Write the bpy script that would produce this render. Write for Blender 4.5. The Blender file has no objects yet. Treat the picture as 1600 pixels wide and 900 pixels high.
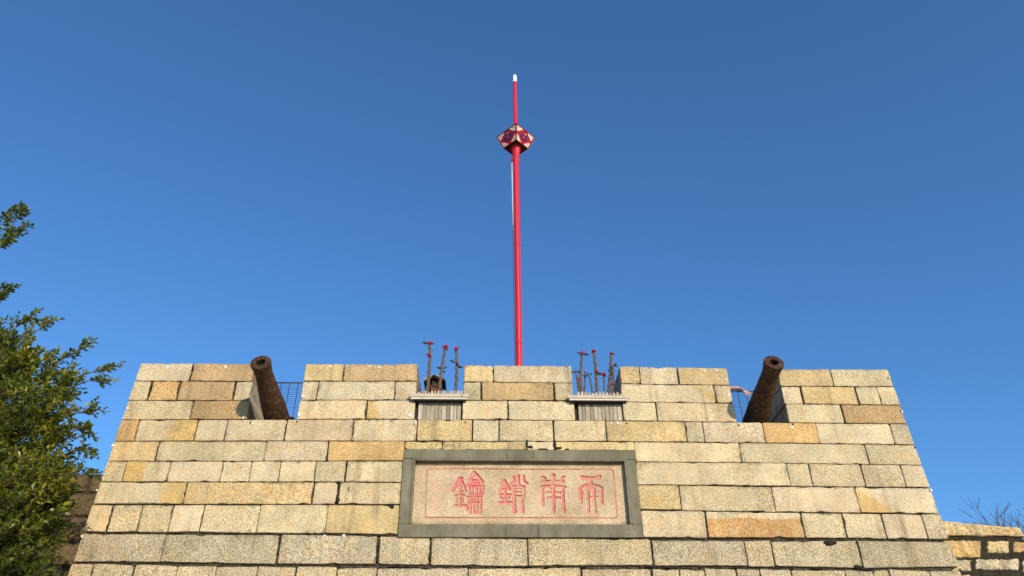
import bpy, bmesh, math, random
import numpy as np
from mathutils import Vector, Matrix
from math import sin, cos, pi, radians, hypot, atan2, tan

random.seed(7)
rng = np.random.default_rng(11)
S = bpy.context.scene
COL = S.collection

# ------------------------------------------------------------------ camera
FPX, PITCH, YAW, ROLL = 1202.0, radians(34), radians(2.1), radians(-0.55)
CAM = Vector((0, -9.0, 1.6))
fw = Vector((sin(YAW) * cos(PITCH), cos(YAW) * cos(PITCH), sin(PITCH)))
r0 = Vector((cos(YAW), -sin(YAW), 0)); u0 = r0.cross(fw)
rt = r0 * cos(ROLL) + u0 * sin(ROLL); up = u0 * cos(ROLL) - r0 * sin(ROLL)
cd = bpy.data.cameras.new('camera'); cam = bpy.data.objects.new('camera', cd); COL.objects.link(cam)
cd.sensor_width = 36; cd.lens = 36 * FPX / 1600; cd.clip_end = 2000; cd.clip_start = 0.05
cam.matrix_world = Matrix(((rt.x, up.x, -fw.x, CAM.x), (rt.y, up.y, -fw.y, CAM.y), (rt.z, up.z, -fw.z, CAM.z), (0, 0, 0, 1)))
S.camera = cam

# ------------------------------------------------------------------ sky and sun
SUN_EL, SUN_AZ = radians(20.5), radians(23.5)     # azimuth: to the right of straight behind the camera
SKY_TINT = (.78, 1.14, 1.34, 1)
w = bpy.data.worlds.new('World'); S.world = w; w.use_nodes = True
nt = w.node_tree; bg = nt.nodes['Background']
sky = nt.nodes.new('ShaderNodeTexSky'); sky.sky_type = 'NISHITA'; sky.sun_disc = False
sky.sun_elevation = SUN_EL; sky.sun_rotation = pi - SUN_AZ
sky.altitude = 0; sky.air_density = 1.0; sky.dust_density = 0.8; sky.ozone_density = 5.0
tint = nt.nodes.new('ShaderNodeMix'); tint.data_type = 'RGBA'; tint.blend_type = 'MULTIPLY'; tint.inputs[0].default_value = 1
tint.inputs[7].default_value = SKY_TINT; nt.links.new(sky.outputs[0], tint.inputs[6])   # the camera's white balance, same over the whole sky
nt.links.new(tint.outputs[2], bg.inputs[0]); bg.inputs[1].default_value = 0.15
sd = bpy.data.lights.new('sun', 'SUN'); so = bpy.data.objects.new('sun', sd); COL.objects.link(so)
sd.energy = 5.0; sd.angle = radians(0.5); sd.color = (1.0, 0.81, 0.53)
tosun = Vector((sin(SUN_AZ) * cos(SUN_EL), -cos(SUN_AZ) * cos(SUN_EL), sin(SUN_EL)))
so.rotation_euler = tosun.to_track_quat('Z', 'Y').to_euler(); so.location = (10, -20, 12)
S.view_settings.view_transform = 'Standard'; S.view_settings.look = 'None'
S.view_settings.exposure = 0; S.view_settings.gamma = 1; S.view_settings.use_curve_mapping = False

# ------------------------------------------------------------------ helpers
def at(px, py, Y):
    """point of the plane y = Y seen at survey pixel (px, py) of the photograph"""
    d = fw + rt * ((px - 800) / FPX) - up * ((py - 450) / FPX)
    return CAM + d * ((Y - CAM.y) / d.y)
def tag(o, label=None, cat=None, group=None, kind=None):
    if label: o['label'] = label
    if cat: o['category'] = cat
    if group: o['group'] = group
    if kind: o['kind'] = kind
    return o
def empty(name, loc=(0, 0, 0)):
    o = bpy.data.objects.new(name, None); COL.objects.link(o); o.location = loc; o.empty_display_size = .1
    return o
def link(name, me, mat, parent=None, smooth=False):
    o = bpy.data.objects.new(name, me); COL.objects.link(o)
    if mat is not None:
        for m in (mat if isinstance(mat, (list, tuple)) else [mat]): me.materials.append(m)
    if parent is not None:
        o.parent = parent; o.location = -Vector(parent_world(parent))
    if smooth: me.polygons.foreach_set('use_smooth', [True] * len(me.polygons))
    return o
def parent_world(p):
    v = Vector((0, 0, 0))
    while p is not None: v = v + p.location; p = p.parent
    return v
def copy_tree(o, parent=None):
    c = o.copy(); COL.objects.link(c); c.parent = parent
    for ch in [k for k in bpy.data.objects if k.parent == o]: copy_tree(ch, c)
    return c
class MB:
    """mesh builder, all coordinates in world space"""
    def __init__(s): s.v = []; s.f = []; s.m = []
    def add(s, vs, fs, mi=0):
        b = len(s.v); s.v += [tuple(v) for v in vs]; s.f += [tuple(i + b for i in f) for f in fs]; s.m += [mi] * len(fs); return s
    def box(s, lo, hi, mi=0, bev=0.0):
        x0, y0, z0 = lo; x1, y1, z1 = hi
        if bev:
            bm = bmesh.new(); bmesh.ops.create_cube(bm, size=1)
            for v in bm.verts: v.co = Vector(((x0 + x1) / 2 + v.co.x * (x1 - x0), (y0 + y1) / 2 + v.co.y * (y1 - y0), (z0 + z1) / 2 + v.co.z * (z1 - z0)))
            bmesh.ops.bevel(bm, geom=bm.edges[:], offset=bev, segments=1, affect='EDGES')
            bm.verts.index_update(); s.add([v.co for v in bm.verts], [[v.index for v in f.verts] for f in bm.faces], mi); bm.free(); return s
        return s.add([(x0, y0, z0), (x1, y0, z0), (x1, y1, z0), (x0, y1, z0), (x0, y0, z1), (x1, y0, z1), (x1, y1, z1), (x0, y1, z1)],
                     [(0, 3, 2, 1), (4, 5, 6, 7), (0, 1, 5, 4), (1, 2, 6, 5), (2, 3, 7, 6), (3, 0, 4, 7)], mi)
    def tube(s, pts, rad, n=8, mi=0, cap=True, mod=None):
        pts = [Vector(p) for p in pts]; k = len(pts)
        if not isinstance(rad, (list, tuple)): rad = [rad] * k
        ref = Vector((0, 1, 0.13)); vs = []; acc = 0
        for i, p in enumerate(pts):
            t = (pts[min(i + 1, k - 1)] - pts[max(i - 1, 0)]).normalized()
            a = t.cross(ref)
            if a.length < .05: a = t.cross(Vector((1, 0, 0)))
            a.normalize(); b = t.cross(a)
            if i: acc += (p - pts[i - 1]).length
            for j in range(n):
                q = 2 * pi * j / n; r = rad[i] * (mod(acc, q) if mod else 1)
                vs.append(p + a * (cos(q) * r) + b * (sin(q) * r))
        fs = [(i * n + j, i * n + (j + 1) % n, (i + 1) * n + (j + 1) % n, (i + 1) * n + j) for i in range(k - 1) for j in range(n)]
        if cap: fs += [tuple(range(n))[::-1], tuple((k - 1) * n + j for j in range(n))]
        return s.add(vs, fs, mi)
    def lathe(s, o, ax, prof, n=40, mi=0):
        """prof: (distance along ax, radius)"""
        o = Vector(o); ax = Vector(ax).normalized(); a = ax.cross(Vector((1, 0, 0.01))).normalized(); b = ax.cross(a); vs = []
        for d, r in prof:
            for j in range(n):
                q = 2 * pi * j / n; vs.append(o + ax * d + a * (cos(q) * r) + b * (sin(q) * r))
        k = len(prof)
        fs = [(i * n + j, (i + 1) * n + j, (i + 1) * n + (j + 1) % n, i * n + (j + 1) % n) for i in range(k - 1) for j in range(n)]
        return s.add(vs, fs, mi)
    def blob(s, c, rx, ry, rz, sub=2, jit=.2, mi=0):
        bm = bmesh.new(); bmesh.ops.create_icosphere(bm, subdivisions=sub, radius=1)
        for v in bm.verts:
            k = 1 + random.uniform(-jit, jit); v.co = Vector((c[0] + v.co.x * rx * k, c[1] + v.co.y * ry * k, c[2] + v.co.z * rz * k))
        bm.verts.index_update(); s.add([v.co for v in bm.verts], [[v.index for v in f.verts] for f in bm.faces], mi); bm.free(); return s
    def build(s, name, mat, parent=None, smooth=False, origin=None):
        me = bpy.data.meshes.new(name)
        off = Vector(origin) if origin is not None else Vector((0, 0, 0))
        me.from_pydata([tuple(Vector(v) - off) for v in s.v], [], s.f); me.update()
        bm = bmesh.new(); bm.from_mesh(me); bmesh.ops.recalc_face_normals(bm, faces=bm.faces[:]); bm.to_mesh(me); bm.free()
        if any(s.m): me.polygons.foreach_set('material_index', s.m)
        o = link(name, me, mat, parent, smooth)
        o.location = Vector(o.location) + off
        return o

# ------------------------------------------------------------------ materials
class NT:
    def __init__(s, name):
        s.m = bpy.data.materials.new(name); s.m.use_nodes = True; s.t = s.m.node_tree; s.b = s.t.nodes['Principled BSDF']
        s.b.inputs['Specular IOR Level'].default_value = .3
    def n(s, typ, **kw):
        k = s.t.nodes.new('ShaderNode' + typ)
        for a, v in kw.items(): setattr(k, a, v)
        return k
    def put(s, sock, v):
        if isinstance(v, bpy.types.NodeSocket): s.t.links.new(v, sock)
        elif v is not None:
            if isinstance(v, (tuple, list)) and len(v) == 3 and sock.type == 'RGBA': v = (*v, 1)
            sock.default_value = v
    def math(s, op, a, b=None, c=None, clamp=False):
        k = s.n('Math', operation=op, use_clamp=clamp)
        for i, v in enumerate((a, b, c)): s.put(k.inputs[i], v)
        return k.outputs[0]
    def vmath(s, op, a, b=None):
        k = s.n('VectorMath', operation=op); s.put(k.inputs[0], a)
        if b is not None: s.put(k.inputs[1], b)
        return k.outputs[0]
    def noise(s, vec, scale, detail=4, rough=.6, color=False, dist=0):
        k = s.n('TexNoise'); s.put(k.inputs['Vector'], vec); k.inputs['Scale'].default_value = scale
        k.inputs['Detail'].default_value = detail; k.inputs['Roughness'].default_value = rough; k.inputs['Distortion'].default_value = dist
        return k.outputs['Color' if color else 'Fac']
    def rng(s, v, a, b, c=0., d=1., smooth=False):
        k = s.n('MapRange', interpolation_type='SMOOTHSTEP' if smooth else 'LINEAR'); k.clamp = True
        for i, q in enumerate((v, a, b, c, d)): s.put(k.inputs[i], q)
        return k.outputs[0]
    def mix(s, f, a, b, blend='MIX'):
        k = s.n('Mix', data_type='RGBA', blend_type=blend)
        s.put(k.inputs[0], f); s.put(k.inputs[6], a); s.put(k.inputs[7], b)
        return k.outputs[2]
    def scale(s, col, f):
        k = s.n('VectorMath', operation='SCALE'); s.put(k.inputs[0], col); s.put(k.inputs[3], f); return k.outputs[0]
    def pos(s): return s.n('NewGeometry').outputs['Position']
    def bump(s, h, strength, dist):
        k = s.n('Bump'); k.inputs['Strength'].default_value = strength; k.inputs['Distance'].default_value = dist
        s.put(k.inputs['Height'], h); s.t.links.new(k.outputs[0], s.b.inputs['Normal']); return k
    def out(s, col, rough=.85, metal=0.):
        s.put(s.b.inputs['Base Color'], col); s.put(s.b.inputs['Roughness'], rough); s.put(s.b.inputs['Metallic'], metal); return s.m

def stretched(t, p, sx, sy, sz):
    return t.vmath('MULTIPLY', p, (sx, sy, sz))

def mat_granite(name, grain=58., patchcol=(.53, .37, .135)):
    t = NT(name); oi = t.n('ObjectInfo'); p0 = t.pos()
    off = t.n('CombineXYZ'); t.put(off.inputs[0], t.math('MULTIPLY', oi.outputs['Random'], 37.)); t.put(off.inputs[2], t.math('MULTIPLY', oi.outputs['Random'], 91.))
    p = t.vmath('ADD', p0, off.outputs[0])
    base = oi.outputs['Color']
    # patch of iron staining that belongs to the block: (start, end, slant) in the block's own width
    pa = t.n('Attribute', attribute_type='OBJECT', attribute_name='patch'); sp = t.n('SeparateXYZ'); t.put(sp.inputs[0], pa.outputs['Vector'])
    g = t.n('TexCoord').outputs['Generated']; sg = t.n('SeparateXYZ'); t.put(sg.inputs[0], g)
    wob = t.math('MULTIPLY', t.math('SUBTRACT', t.noise(p, 5., 4), .5), .22)
    uu = t.math('ADD', t.math('ADD', sg.outputs[0], wob), t.math('MULTIPLY', sp.outputs[2], sg.outputs[2]))
    m1 = t.rng(t.math('SUBTRACT', uu, sp.outputs[0]), 0, .10, smooth=True); m2 = t.rng(t.math('SUBTRACT', sp.outputs[1], uu), 0, .10, smooth=True)
    pm = t.math('MULTIPLY', t.math('MULTIPLY', m1, m2), .8)
    col = t.mix(pm, base, patchcol)
    # rust band rising from the lower edge of a block: amount = height of the band
    ba = t.n('Attribute', attribute_type='OBJECT', attribute_name='band')
    bw = t.math('ADD', sg.outputs[2], t.math('MULTIPLY', t.math('SUBTRACT', t.noise(p, 3.5, 3), .5), .35))
    bm_ = t.math('MULTIPLY', t.rng(t.math('SUBTRACT', ba.outputs['Fac'], bw), 0, .05, 0, .85), t.rng(t.noise(p, 6., 4), .3, .6, .45, 1.))
    bm_ = t.math('MULTIPLY', bm_, t.math('GREATER_THAN', ba.outputs['Fac'], .01))
    col = t.mix(bm_, col, (.46, .225, .05))
    # broad tone drift and warm/cool blotches
    n2 = t.noise(p, 2.2, 5, .6); col = t.scale(col, t.rng(n2, .32, .68, .76, 1.14))
    n3 = t.noise(p, 6.5, 4, .6); col = t.mix(t.rng(n3, .48, .70, 0, .6), col, t.mix(1., col, (1.10, .88, .60), 'MULTIPLY'))
    # granite grains
    n1 = t.noise(p, grain, 3, .75); ga = t.n('Attribute', attribute_type='OBJECT', attribute_name='grain')
    gl = t.math('SUBTRACT', 1.0, t.math('MULTIPLY', ga.outputs['Fac'], .5))
    sp1 = t.rng(n1, .40, .60, gl, 1.26); col = t.scale(col, sp1)
    vor = t.n('TexVoronoi'); t.put(vor.inputs['Vector'], p); vor.inputs['Scale'].default_value = 75.
    col = t.mix(t.math('MULTIPLY', t.rng(vor.outputs['Distance'], .0, .28, 1, 0), .35), col, (.16, .12, .07))
    # weather streaks running down and dark lichen near the joints
    st = t.noise(stretched(t, p, 9., 3., .9), 1.0, 5, .65)
    sa = t.n('Attribute', attribute_type='OBJECT', attribute_name='streak')
    col = t.mix(t.math('MULTIPLY', t.rng(st, .52, .72), sa.outputs['Fac']), col, (.16, .125, .08))
    # run-off stains and soot that cross the joints, in the wall's own coordinates
    ws = t.math('MULTIPLY', t.rng(t.noise(stretched(t, p0, 5.5, 2., .55), 1., 6, .7), .52, .68), t.rng(t.noise(p0, .9, 3), .40, .58)); col = t.mix(t.math('MULTIPLY', ws, .68), col, (.15, .11, .065))
    so = t.math('MULTIPLY', t.rng(t.noise(p0, 26., 5, .75), .56, .64), t.rng(t.noise(p0, 2.1, 4, .7), .52, .66)); col = t.mix(t.math('MULTIPLY', so, .75), col, (.07, .055, .035))
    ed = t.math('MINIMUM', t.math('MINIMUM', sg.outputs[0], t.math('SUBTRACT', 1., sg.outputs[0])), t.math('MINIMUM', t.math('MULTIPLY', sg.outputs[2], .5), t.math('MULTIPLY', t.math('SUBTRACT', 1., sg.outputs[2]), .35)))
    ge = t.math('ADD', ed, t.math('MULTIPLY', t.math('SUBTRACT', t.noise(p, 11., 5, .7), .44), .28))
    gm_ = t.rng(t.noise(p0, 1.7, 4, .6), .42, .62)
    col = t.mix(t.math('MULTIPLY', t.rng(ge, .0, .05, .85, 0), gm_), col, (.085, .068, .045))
    t.out(col, .88)
    h = t.math('ADD', t.math('MULTIPLY', n1, 1.), t.math('MULTIPLY', t.noise(p, 9., 4), 1.2))
    t.bump(h, .55, .012)
    return t.m
def mat_noise(name, c1, c2, scale=8., rough=.8, bump=.3, bd=.01, detail=5, c3=None, metal=0., stretch=None, lo=.35, hi=.65):
    t = NT(name); p = t.pos()
    if stretch: p = stretched(t, p, *stretch)
    n = t.noise(p, scale, detail, .65); col = t.mix(t.rng(n, lo, hi), c1, c2)
    if c3: col = t.mix(t.rng(t.noise(p, scale * 3.1, 4, .7), .52, .68), col, c3)
    t.out(col, rough, metal); t.bump(t.noise(p, scale * 4, 4, .6), bump, bd); return t.m
def mat_wood(name, c1, c2, c3):
    t = NT(name); oi = t.n('ObjectInfo'); p = t.vmath('ADD', t.pos(), t.scale((3.1, 1.7, 5.3), oi.outputs['Random']))
    g = t.noise(stretched(t, p, 55., 20., 3.), 1., 5, .7); col = t.mix(t.rng(g, .35, .65), c1, c2)
    col = t.mix(t.rng(t.noise(stretched(t, p, 16., 8., 5.), 1., 4), .55, .75, 0, .8), col, c3)
    col = t.scale(col, t.rng(oi.outputs['Random'], 0, 1, .6, 1.25)); t.out(col, .85); t.bump(g, .5, .006); return t.m
def mat_rust():
    t = NT('rusted_iron'); p = t.pos()
    n = t.noise(p, 7., 6, .7); col = t.mix(t.rng(n, .35, .65), (.030, .015, .009), (.062, .031, .015))
    col = t.mix(t.rng(t.noise(p, 19., 5, .7), .52, .7), col, (.17, .072, .025))
    col = t.mix(t.rng(t.noise(p, 33., 4, .7), .57, .72, 0, .8), col, (.016, .010, .008))
    t.out(col, .85, .0); t.bump(t.math('ADD', t.noise(p, 24., 5, .7), t.noise(p, 80., 3)), .6, .010); return t.m
def mat_paint(name, c, rough=.4, dirt=.25):
    t = NT(name); p = t.pos(); n = t.noise(stretched(t, p, 9., 9., 1.6), 1.5, 6, .7)
    t.out(t.scale((*c,), t.rng(n, .3, .7, 1 - dirt, 1.05)), rough); t.bump(t.noise(p, 30., 3), .1, .004); return t.m
def mat_leaf(name, dark, mid, yel, trans=.35):
    t = NT(name); a = t.n('Attribute', attribute_type='GEOMETRY', attribute_name='leaf_tone'); f = a.outputs['Fac']
    col = t.mix(t.rng(f, 0, .55), dark, mid); col = t.mix(t.rng(f, .6, 1.), col, yel)
    t.out(col, .38); t.b.inputs['Specular IOR Level'].default_value = .5
    tr = t.n('BsdfTranslucent'); t.put(tr.inputs[0], t.mix(1., col, (1.3, 1.5, .5), 'MULTIPLY'))
    mx = t.n('MixShader'); mx.inputs[0].default_value = trans
    t.t.links.new(t.b.outputs[0], mx.inputs[1]); t.t.links.new(tr.outputs[0], mx.inputs[2])
    t.t.links.new(mx.outputs[0], t.t.nodes['Material Output'].inputs[0]); return t.m

M_gran = mat_granite('granite')
M_rubble = mat_granite('rough_granite', 30.)
M_mortar = mat_noise('old_mortar', (.020, .017, .012), (.06, .05, .035), 14., .95, .8, .02, c3=(.15, .125, .09), lo=.3, hi=.7)
M_blackmortar = mat_noise('mossy_mortar', (.018, .015, .010), (.05, .042, .026), 18., .95, 1., .03)
M_slate = mat_noise('green_grey_slate', (.105, .100, .068), (.19, .180, .130), 4., .75, .3, .006, c3=(.13, .105, .065), stretch=(1, 1, .45))
def mat_panel(name, paint=None, more=0.):
    t = NT(name); p = t.pos()
    col = t.mix(t.rng(t.noise(p, 3.2, 5, .65), .35, .65), (.37, .285, .19), (.52, .41, .29))
    col = t.mix(t.rng(t.noise(p, 4.5, 3), .5, .68, 0, .35), col, (.52, .34, .26))
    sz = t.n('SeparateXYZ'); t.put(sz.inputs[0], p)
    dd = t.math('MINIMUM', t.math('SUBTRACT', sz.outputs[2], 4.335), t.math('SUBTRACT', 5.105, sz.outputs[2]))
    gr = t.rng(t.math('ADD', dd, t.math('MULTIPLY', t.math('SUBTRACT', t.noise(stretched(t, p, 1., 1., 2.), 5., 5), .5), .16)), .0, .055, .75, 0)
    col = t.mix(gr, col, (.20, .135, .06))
    g = t.noise(p, 62., 3, .75)
    if paint:
        wear = t.rng(t.noise(p, 7., 5, .7), .40, .66, more * .6, .8); col = t.mix(wear, paint, col)
    col = t.scale(col, t.rng(g, .38, .62, .72, 1.22)); t.out(col, .88); t.bump(g, .4, .006); return t.m
M_panel = mat_panel('pink_sandstone')
M_pink = mat_panel('faded_pink_paint', (.53, .15, .15))
M_border = mat_panel('worn_border_paint', (.50, .20, .165), .5)
M_pinkfaint = mat_noise('worn_pink_paint', (.55, .29, .20), (.52, .36, .24), 16., .8, .2, .004)
M_rust = mat_rust()
M_bore = mat_noise('bore_black', (.006, .005, .005), (.015, .011, .009), 10., .95, .3)  # near-black lining of the bore
M_wood = mat_wood('weathered_wood', (.26, .215, .165), (.43, .385, .315), (.12, .09, .062))
M_ledge = mat_wood('bleached_wood', (.36, .30, .235), (.47, .41, .335), (.22, .17, .125))
M_white = mat_paint('white_paint', (.60, .575, .52), .6, .3)
M_darkgap = mat_paint('gap_shade_board', (.02, .018, .016), .8)  # near-black colour stands in for the shade in the planter's gaps
M_red = mat_paint('red_enamel', (.66, .012, .030), .38, .18)
M_reddk = mat_paint('dark_red_lacquer', (.33, .010, .020), .45, .3)
M_boxred = mat_paint('box_red_lacquer', (.40, .008, .022), .45, .3)
M_boxdark = mat_paint('box_inside_shade', (.035, .004, .006), .7, .3)  # near-black colour stands in for shade inside the open-bottomed box
M_cream = mat_paint('cream_paint', (.74, .68, .52), .55, .2)
M_navy = mat_paint('navy_paint', (.045, .02, .07), .5, .3)
M_gold = mat_paint('gold_paint', (.65, .38, .06), .45, .2)
M_maroon = mat_paint('maroon_paint', (.35, .03, .10), .5, .2)
M_cap = mat_paint('white_cap', (.85, .84, .80), .35, .05)
M_metal = mat_paint('grey_steel', (.25, .25, .26), .45, .2)
M_wire = mat_paint('dark_blue_steel', (.035, .045, .085), .5, .2)
M_plaster = mat_noise('white_plaster', (.72, .68, .60), (.82, .79, .72), 30., .9, .4, .004)
M_ground = mat_noise('sandy_paving', (.30, .27, .22), (.38, .34, .28), 1.3, .9, .4, .02)
M_plat = mat_noise('platform_paving', (.30, .27, .22), (.40, .36, .29), 2.5, .9, .4, .01)
M_bark = mat_noise('bark', (.075, .058, .042), (.15, .12, .09), 12., .9, .8, .02, stretch=(2, 2, .5))
M_dry = mat_noise('dry_bark', (.10, .075, .06), (.17, .13, .105), 12., .9, .5, .01)
M_stem = mat_noise('thorny_stem', (.055, .03, .02), (.17, .11, .072), 75., .85, .8, .01, c3=(.34, .26, .19), lo=.42, hi=.58)
M_petal = mat_paint('red_petal', (.36, .006, .022), .55, .2)
M_pinkpetal = mat_paint('pink_petal', (.62, .10, .20), .55, .2)
M_pleaf = mat_paint('dark_leaf', (.035, .05, .022), .5, .3)
M_soil = mat_noise('soil', (.04, .03, .02), (.08, .06, .04), 20., .95, .6)
M_leaf = mat_leaf('fig_leaf', (.022, .040, .010), (.105, .135, .016), (.28, .26, .022))
M_skin = mat_noise('skin', (.52, .29, .21), (.58, .33, .24), 20., .55, .1, .002)
M_shirt = mat_noise('navy_cloth', (.03, .04, .08), (.045, .055, .10), 20., .9, .3, .004)
M_trous = mat_noise('grey_cloth', (.10, .10, .10), (.13, .13, .13), 20., .9, .3, .004)
M_hair = mat_noise('black_hair', (.012, .010, .009), (.022, .018, .015), 40., .5, .5, .004)
M_roofdk = mat_noise('dark_roof', (.02, .018, .017), (.045, .038, .034), 20., .8, .4)
M_brown = mat_noise('brown_wood', (.06, .026, .015), (.13, .058, .03), 22., .8, .4, lo=.42, hi=.58)
M_orange = mat_noise('orange_wood', (.30, .115, .05), (.45, .19, .09), 16., .7, .3)

# ------------------------------------------------------------------ setting
gm = MB().add([(-600, -600, 0), (600, -600, 0), (600, 600, 0), (-600, 600, 0)], [(0, 1, 2, 3)])
tag(gm.build('ground', M_ground), kind='structure')

# ------------------------------------------------------------------ fortress wall: courses of granite blocks surveyed from the photograph
wall = empty('fortress_wall', (0.42, 0.3, 0))
tag(wall, 'tall crenellated granite fortress wall of squared blocks holding an inscribed plaque', 'wall')
ZREF = 6.43
def xL(z): return -4.517 - (ZREF - z) * .041
def xR(z): return 5.36 + (ZREF - z) * .042
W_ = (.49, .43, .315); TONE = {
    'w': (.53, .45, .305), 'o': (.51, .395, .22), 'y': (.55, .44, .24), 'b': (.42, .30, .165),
    'g': (.42, .365, .255), 'p': (.53, .435, .295), 'h': (.47, .40, .275), 'O': (.51, .35, .16), 'd': (.11, .078, .044), 'e': (.16, .11, .06)}  # d, e: brown stone darkened further to carry the tower's shade
LINES = [  # bed joints, pixel polylines left to right
    [(220, 567.5), (475, 568.7), (650, 569), (725, 570.8), (893, 571.7), (970, 572.3), (1137, 575), (1225, 577), (1387, 577.5)],
    [(213, 595.3), (390, 596), (475, 595.5), (650, 595.7), (725, 596.5), (893, 598.5), (970, 599.7), (1137, 601.5), (1220, 603.6), (1395, 604.2)],
    [(205, 625.5), (390, 625.5), (470, 625), (650, 625.2), (725, 625.5), (895, 626), (970, 627.5), (1145, 630), (1225, 631), (1405, 633)],
    [(190, 656), (390, 655.3), (650, 655), (960, 657.2), (1240, 660.5), (1418, 662.5)],
    [(177, 689.5), (400, 688.7), (640, 689.3), (960, 689.7), (1240, 692.6), (1430, 695)],
    [(165, 720.5), (400, 720.3), (630, 720), (995, 721.5), (1240, 723.6), (1443, 727)],
    [(155, 753), (400, 753), (627, 753.4), (997, 757), (1240, 760), (1456, 762)],
    [(142, 788), (400, 788), (623, 788.3), (1002, 796.5), (1240, 800.5), (1470, 803)],
    [(128, 832.7), (400, 833.8), (620, 836.8), (1005, 840.8), (1240, 843.3), (1487, 844)],
    [(113, 879), (400, 883.5), (680, 885.5), (960, 885.2), (1240, 888), (1500, 889)],
    [(96, 930), (400, 934), (800, 936), (1240, 938), (1518, 939)]]
GAPS = [0, .006, .007, .006, .007, .006, .010, .016, .038, .042, .02]
LZ = []
for ln in LINES:
    pts = [at(px, py, 0) for px, py in ln]; LZ.append(([p.x for p in pts], [p.z for p in pts]))
def zline(i, x): return float(np.interp(x, LZ[i][0], LZ[i][1]))
PL_Z0, PL_Z1, PL_X0, PL_X1 = 4.185, 5.255, -1.018, 1.829      # plaque frame, outer
# each run: row, list of joint pixels ('L'/'R' = wall edge), tones
RUNS = [
    (0, ['L', 299, 396], 'wb'), (0, [475.5, 537, 652], 'ob'), (0, [724.5, 771, 893.5], 'ow'), (0, [969.5, 999.5, 1059.5, 1138], 'owo'), (0, [1217, 1300, 'R'], 'ow'),
    (1, ['L', 234, 278.6, 365.5, 392], 'wObw'), (1, [471, 496, 617, 650], 'hwh'), (1, [724, 751.7, 866, 895], 'hbh'), (1, [971, 1117.5, 1143], 'ww'), (1, [1223.5, 1253.5, 1339, 1374, 'R'], 'woww'),
    (2, ['L', 299.5, 388], 'wb'), (2, [466, 573, 648], 'pw'), (2, [722.5, 794, 898], 'ww'), (2, [973.5, 1026.5, 1149.5], 'wp'), (2, [1230.5, 1317, 'R'], 'wb'),
    (3, ['L', 214, 306, 353, 446, 551, 651, 738.5, 779.7, 865.5, 947, 1072, 1099.6, 1194, 1278, 1394, 'R'], 'OhwwpwywwwohwOwh'),
    (4, ['L', 245.5, 414, 512, 631.5], 'ohwO'), (4.5, [633, 691, 823.5, 866, 991], 'yywy'), (4, [992, 1157, 1355, 'R'], 'whw'),
    (5, ['L', 194, 263.5, 345.7, 391, 436.7, 492.5, 540.6, 'PL'], 'wwwwwwww'), (5, ['PR', 1232, 1267, 1348.5, 1412, 'R'], 'whwww'),
    (6, ['L', 289, 489.6, 528, 'PL'], 'wopw'), (6, ['PR', 1063, 1209, 1340, 'R'], 'owpw'),
    (7, ['L', 171, 218, 267, 315.5, 403.6, 510, 'PL'], 'ppppwwo'), (7, ['PR', 1104, 1255, 1320, 1382, 1445, 'R'], 'pwwwpp'),
    (8, ['L', 255, 435, 590, 672, 825, 1019, 1166, 1207.5, 1344, 'R'], 'gghwhwhphg'),
    (9, ['L', 139, 205, 273, 334, 399, 460, 524.5, 588, 731, 909, 1021, 1064, 1104, 1153.6, 1191, 1240, 1325, 1369, 1394, 1459, 'R'], 'wwwwhwwwwwhhhhhhhhwww')]
PATCH = {(3, 1): (.56, .96, 0), (5, 1): (-.3, .52, 0), (6, 0): (.62, 1.3, 0), (2, 3): (-.3, .22, .1), (1, 7.5): (0, 0, 0)}
SPECIAL = {}   # (row, pixel of block's left joint) -> dict
SPECIAL[(3, 214)] = dict(patch=(.52, 1.2, 0)); SPECIAL[(5, 194)] = dict(patch=(-.4, .50, 0)); SPECIAL[(6, 'L')] = dict(patch=(.68, 1.4, 0))
SPECIAL[(2, 573)] = dict(patch=(-.4, .34, .12)); SPECIAL[(1, 971)] = dict(patch=(.95, 1.15, .28)); SPECIAL[(6, 1340)] = dict(patch=(-.5, .52, .45))
SPECIAL[(7, 1104)] = dict(band=.74); SPECIAL[(0, 537)] = dict(streak=.5); SPECIAL[(0, 299)] = dict(streak=.55); SPECIAL[(4, 245.5)] = dict(streak=.35)
SPECIAL[(2, 299.5)] = dict(streak=.45); SPECIAL[(1, 278.6)] = dict(streak=.45); SPECIAL[(8, 1344)] = dict(streak=.45); SPECIAL[(7, 510)] = dict(streak=.5); SPECIAL[(8, 590)] = dict(streak=.5)
block_count = 0
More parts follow.
